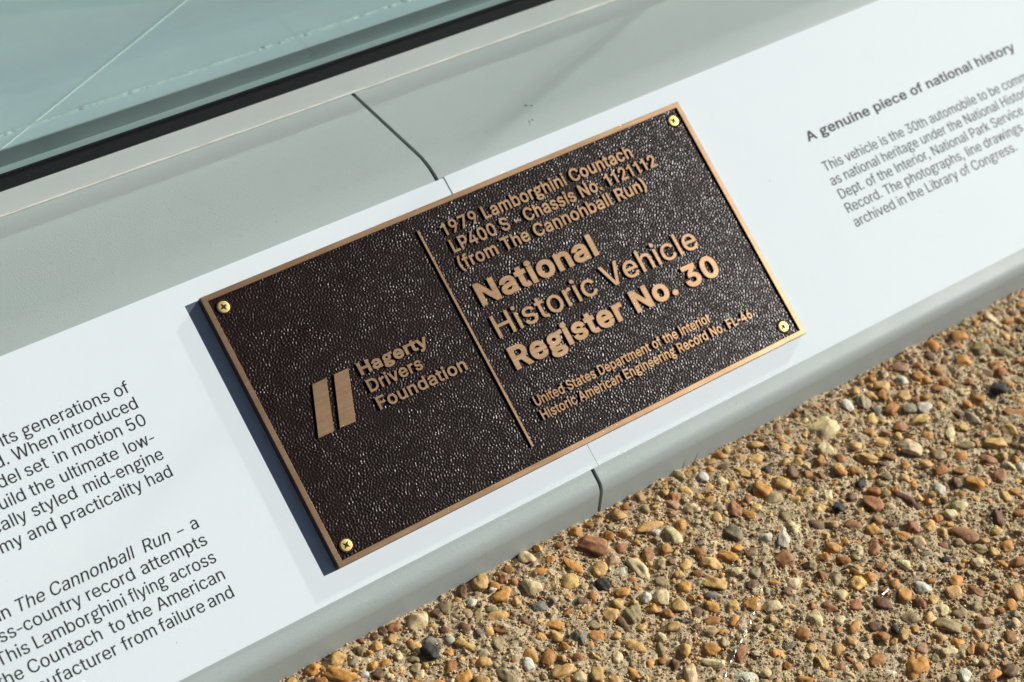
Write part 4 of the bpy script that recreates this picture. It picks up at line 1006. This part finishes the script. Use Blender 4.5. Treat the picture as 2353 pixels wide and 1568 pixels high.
# ------------------------------------------------------------------ glass display case behind the sill
YAW = math.radians(-1.259)
ZA = TOP[1]
case = empty('display_case', (0.0, 0.2837057, 0.0), (0, 0, YAW))
tag(case, 'glass display case with cream base rail, black gasket and pale floor behind the grey sill', 'display case')
XA, XB, XJ = -1.4, 2.2, 0.456
ZR, ZG, ZF = 0.1611, 0.1712, 0.1592
bm = bmesh.new()
box_bm(bm, XA, XB, 0.0, 0.021, ZA + 0.0004, ZR)
rail = link('base_rail', bm_mesh(bm, 'base_rail', 0.0008, 2), M_CREAM, case)
pts = []
rr = []
for k in range(420):
    x = XA + (XB - XA) * k / 419
    pts.append((x, -0.0004 + random.gauss(0, 0.00006), ZA + 0.0006))
    rr.append(0.00072 + random.gauss(0, 0.00006))
link('sealant_bead', tube('sealant_bead', pts, rr, 8), M_BEAD, case)
bm = bmesh.new()
box_bm(bm, XA, XB, -0.0008, 0.0030, ZR + 0.0001, ZG - 0.0012)
box_bm(bm, XA, XB, 0.0004, 0.0029, ZG - 0.0012 + 0.00002, ZG)
link('rubber_gasket', bm_mesh(bm, 'rubber_gasket', 0.0005, 2), M_RUBBER, case)
for x0, x1 in ((XA, XJ - 0.0105), (XJ + 0.0105, XB)):
    bm = bmesh.new()
    box_bm(bm, x0, x1, 0.0032, 0.0112, ZR + 0.0002, 2.448)
    link('glass_pane', bm_mesh(bm, 'glass_pane'), M_GLASS, case)
bm = bmesh.new()
box_bm(bm, XJ - 0.0102, XJ + 0.0102, 0.0034, 0.0110, ZR + 0.0002, 2.448)
link('silicone_joint', bm_mesh(bm, 'silicone_joint'), M_CLEAR, case)
cove = [(0.0118, 0.1612), (0.0120, 0.1560), (0.0140, 0.1515), (0.0175, 0.1490), (0.0222, 0.1482), (0.0255, 0.1478), (0.0290, 0.1490), (0.0322, 0.1517),
        (0.0347, 0.1556), (0.0358, 0.1587), (0.0361, 0.1597), (0.0367, 0.1599), (0.0374, 0.1597), (0.0378, 0.1591)]
link('edge_trim', extrude_profile('edge_trim', cove, XA, XB, thick=0.0012, smooth_angle=0.7), M_TRIM, case)
link('painted_lip_highlight', tube('painted_lip_highlight', [(XA, 0.0366, 0.1600), (XB, 0.0366, 0.1600)], 0.00055, 8), M_WHITE, case)  # white tube stands in for the highlight along the trim edge
bm = bmesh.new()
box_bm(bm, XA, XB, 0.0380, 2.2, ZF - 0.012, ZF)
link('floor_board', bm_mesh(bm, 'floor_board'), M_FLOOR, case)
bm = bmesh.new()
box_bm(bm, XA, XB, 0.0, 2.3, 2.45, 2.60)
link('sky_block_roof', bm_mesh(bm, 'sky_block_roof', 0.004, 2), M_CREAM, case)  # unseen slab added overhead to block sky light
bm = bmesh.new()
box_bm(bm, XA, XB, 2.21, 2.29, ZF - 0.012, 2.449)
link('sky_block_wall', bm_mesh(bm, 'sky_block_wall', 0.004, 2), M_SKYBLOCK, case)  # unseen wall added behind the case to block sky light
pts, rr = [], []
n = 900
for k in range(n):
    x = -0.45 + 1.3 * k / (n - 1)
    pts.append((x, 0.0508 + random.gauss(0, 0.00022), ZF + 0.0002))
    rr.append(max(0.00035, 0.0012 + 0.0005 * math.sin(x * 60) * math.sin(x * 23 + 1) + random.gauss(0, 0.00022)))
link('sealant_line', tube('sealant_line', pts, rr, 6), M_WHITE, case)
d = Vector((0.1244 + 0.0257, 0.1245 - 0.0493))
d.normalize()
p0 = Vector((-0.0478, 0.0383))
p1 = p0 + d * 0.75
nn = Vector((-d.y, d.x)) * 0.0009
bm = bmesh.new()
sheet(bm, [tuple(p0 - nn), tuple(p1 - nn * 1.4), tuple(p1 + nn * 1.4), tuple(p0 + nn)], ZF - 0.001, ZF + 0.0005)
link('painted_sun_streak', bm_mesh(bm, 'painted_sun_streak'), M_WHITE, case)  # white strip stands in for a bright line of sunlight on the floor


# ------------------------------------------------------------------ loose bits on the ground
def ribbon(name, path, width, twist, mat, z0):
    pts = [Vector((p[0], p[1], z0 + (0.0009 * math.sin(i * 1.7)))) for i, p in enumerate(path)]
    dense = []
    for i in range(len(pts) - 1):
        for k in range(10): dense.append(pts[i].lerp(pts[i + 1], k / 10))
    dense.append(pts[-1])
    bm = bmesh.new()
    prev = None
    for i, p in enumerate(dense):
        dd = (dense[min(i + 1, len(dense) - 1)] - dense[max(i - 1, 0)]).normalized()
        u = dd.cross(Vector((0, 0, 1))).normalized()
        w = u.cross(dd)
        t = i * twist
        e = (u * math.cos(t) + w * math.sin(t)) * width
        f = (w * math.cos(t) - u * math.sin(t)) * width * 0.13
        cur = [bm.verts.new(p + s * e + q * f) for s, q in ((-1, -1), (1, -1), (1, 1), (-1, 1))]
        if prev:
            for k in range(4): bm.faces.new((prev[k], prev[(k + 1) % 4], cur[(k + 1) % 4], cur[k]))
        else: bm.faces.new(cur[::-1])
        prev = cur
    bm.faces.new(prev)
    c0 = dense[0].copy()
    for v in bm.verts: v.co -= c0
    bmesh.ops.recalc_face_normals(bm, faces=bm.faces)
    o = link(name, bm_mesh(bm, name), mat)
    o.location = c0
    return o


M_TINSEL = mat_plain('white_silver_foil', (0.62, 0.62, 0.62), 0.34, 0.08, 900, 0.2, 900, metallic=0.8)
t = ribbon('tinsel_strand', LAY['tinsel'], 0.00036, 0.27, M_TINSEL, 0.0052)
tag(t, 'long twisted silver tinsel strand lying across the pebbles', 'tinsel')
t = ribbon('plastic_shard', LAY['shard'], 0.0004, 0.05, M_TINSEL, 0.0042)
tag(t, 'thin clear straight sliver beside a dark red pebble', 'litter')
GL = ['wispy silver glitter strand at the very foot of the grey sill', 'bright white glitter flake between pebbles just out from the grey sill',
      'tiny silver glitter speck on a yellow tan pebble', 'tiny silver glitter curl beside a round reddish pebble at the sill']
for pth, lb in zip(LAY['glit'], GL):
    t = ribbon('glitter_flake', pth, 0.0004 if len(pth) > 2 else 0.0007, 0.3, M_TINSEL, 0.0030)
    tag(t, lb, 'glitter', 'bits of silver glitter')
bx, by = LAY['sprig']
pts = [(bx, by - 0.001, 0.0), (bx + 0.0004, by - 0.0012, 0.004), (bx + 0.0012, by - 0.0012, 0.0085), (bx + 0.0022, by - 0.0013, 0.0115)]
m = tube('grass_blade', [Vector(p) - Vector(pts[0]) for p in pts], [0.0003, 0.00026, 0.00018, 0.00008], 6)
o = link('grass_blade', m, M_GRASS)
o.location = pts[0]
tag(o, 'tiny dry grass blade standing against the grey sill', 'grass blade')
cx, cy = LAY['ring']
pts = [Vector((0.0028 * math.cos(a), 0.0020 * math.sin(a), 0.0006 * math.sin(a * 2))) for a in np.linspace(0, 7.3, 26)]
o = link('curled_stalk', tube('curled_stalk', pts, 0.00042, 6), M_TWIG)
o.location = (cx, cy, 0.0026)
tag(o, 'small black curled stalk lying among brown pebbles', 'debris')
cx, cy = LAY['twig']
pts = [Vector(p) for p in ((-0.006, 0.001, 0), (-0.003, -0.0006, 0.0014), (0, 0, 0.0012), (0.0022, -0.0018, 0.0008), (0.0036, -0.0052, 0))]
o = link('dry_twig', tube('dry_twig', pts, [0.0003, 0.0006, 0.0008, 0.0006, 0.0003], 6), M_TWIG)
o.location = (cx, cy, 0.0026)
tag(o, 'short black dry twig between two brown pebbles', 'debris')
FL = ['dark greenish flake stuck on the grey sill top above the plaque', 'small olive flake on the grey sill top, lowest of three',
      'faint tan flake on the grey sill top, beside the dark greenish one']
for (x, y), lb, s, a in zip(LAY['flakes'], FL, (0.0020, 0.0015, 0.0013), (-0.5, -1.1, -0.9)):
    bm = bmesh.new()
    bmesh.ops.create_icosphere(bm, subdivisions=2, radius=1.0)
    for v in bm.verts:
        v.co = Vector((v.co.x * s * 0.55, v.co.y * s * 0.25, v.co.z * 0.0002)) * (1 + 0.25 * math.sin(v.co.x * 5 + v.co.y * 9))
    o = link('dry_flake', bm_mesh(bm, 'dry_flake'), M_CHIP)
    o.location = (x, y, ZA + 0.00015)
    o.rotation_euler = (0, 0, a)
    tag(o, lb, 'flake', 'dry flakes on the sill')
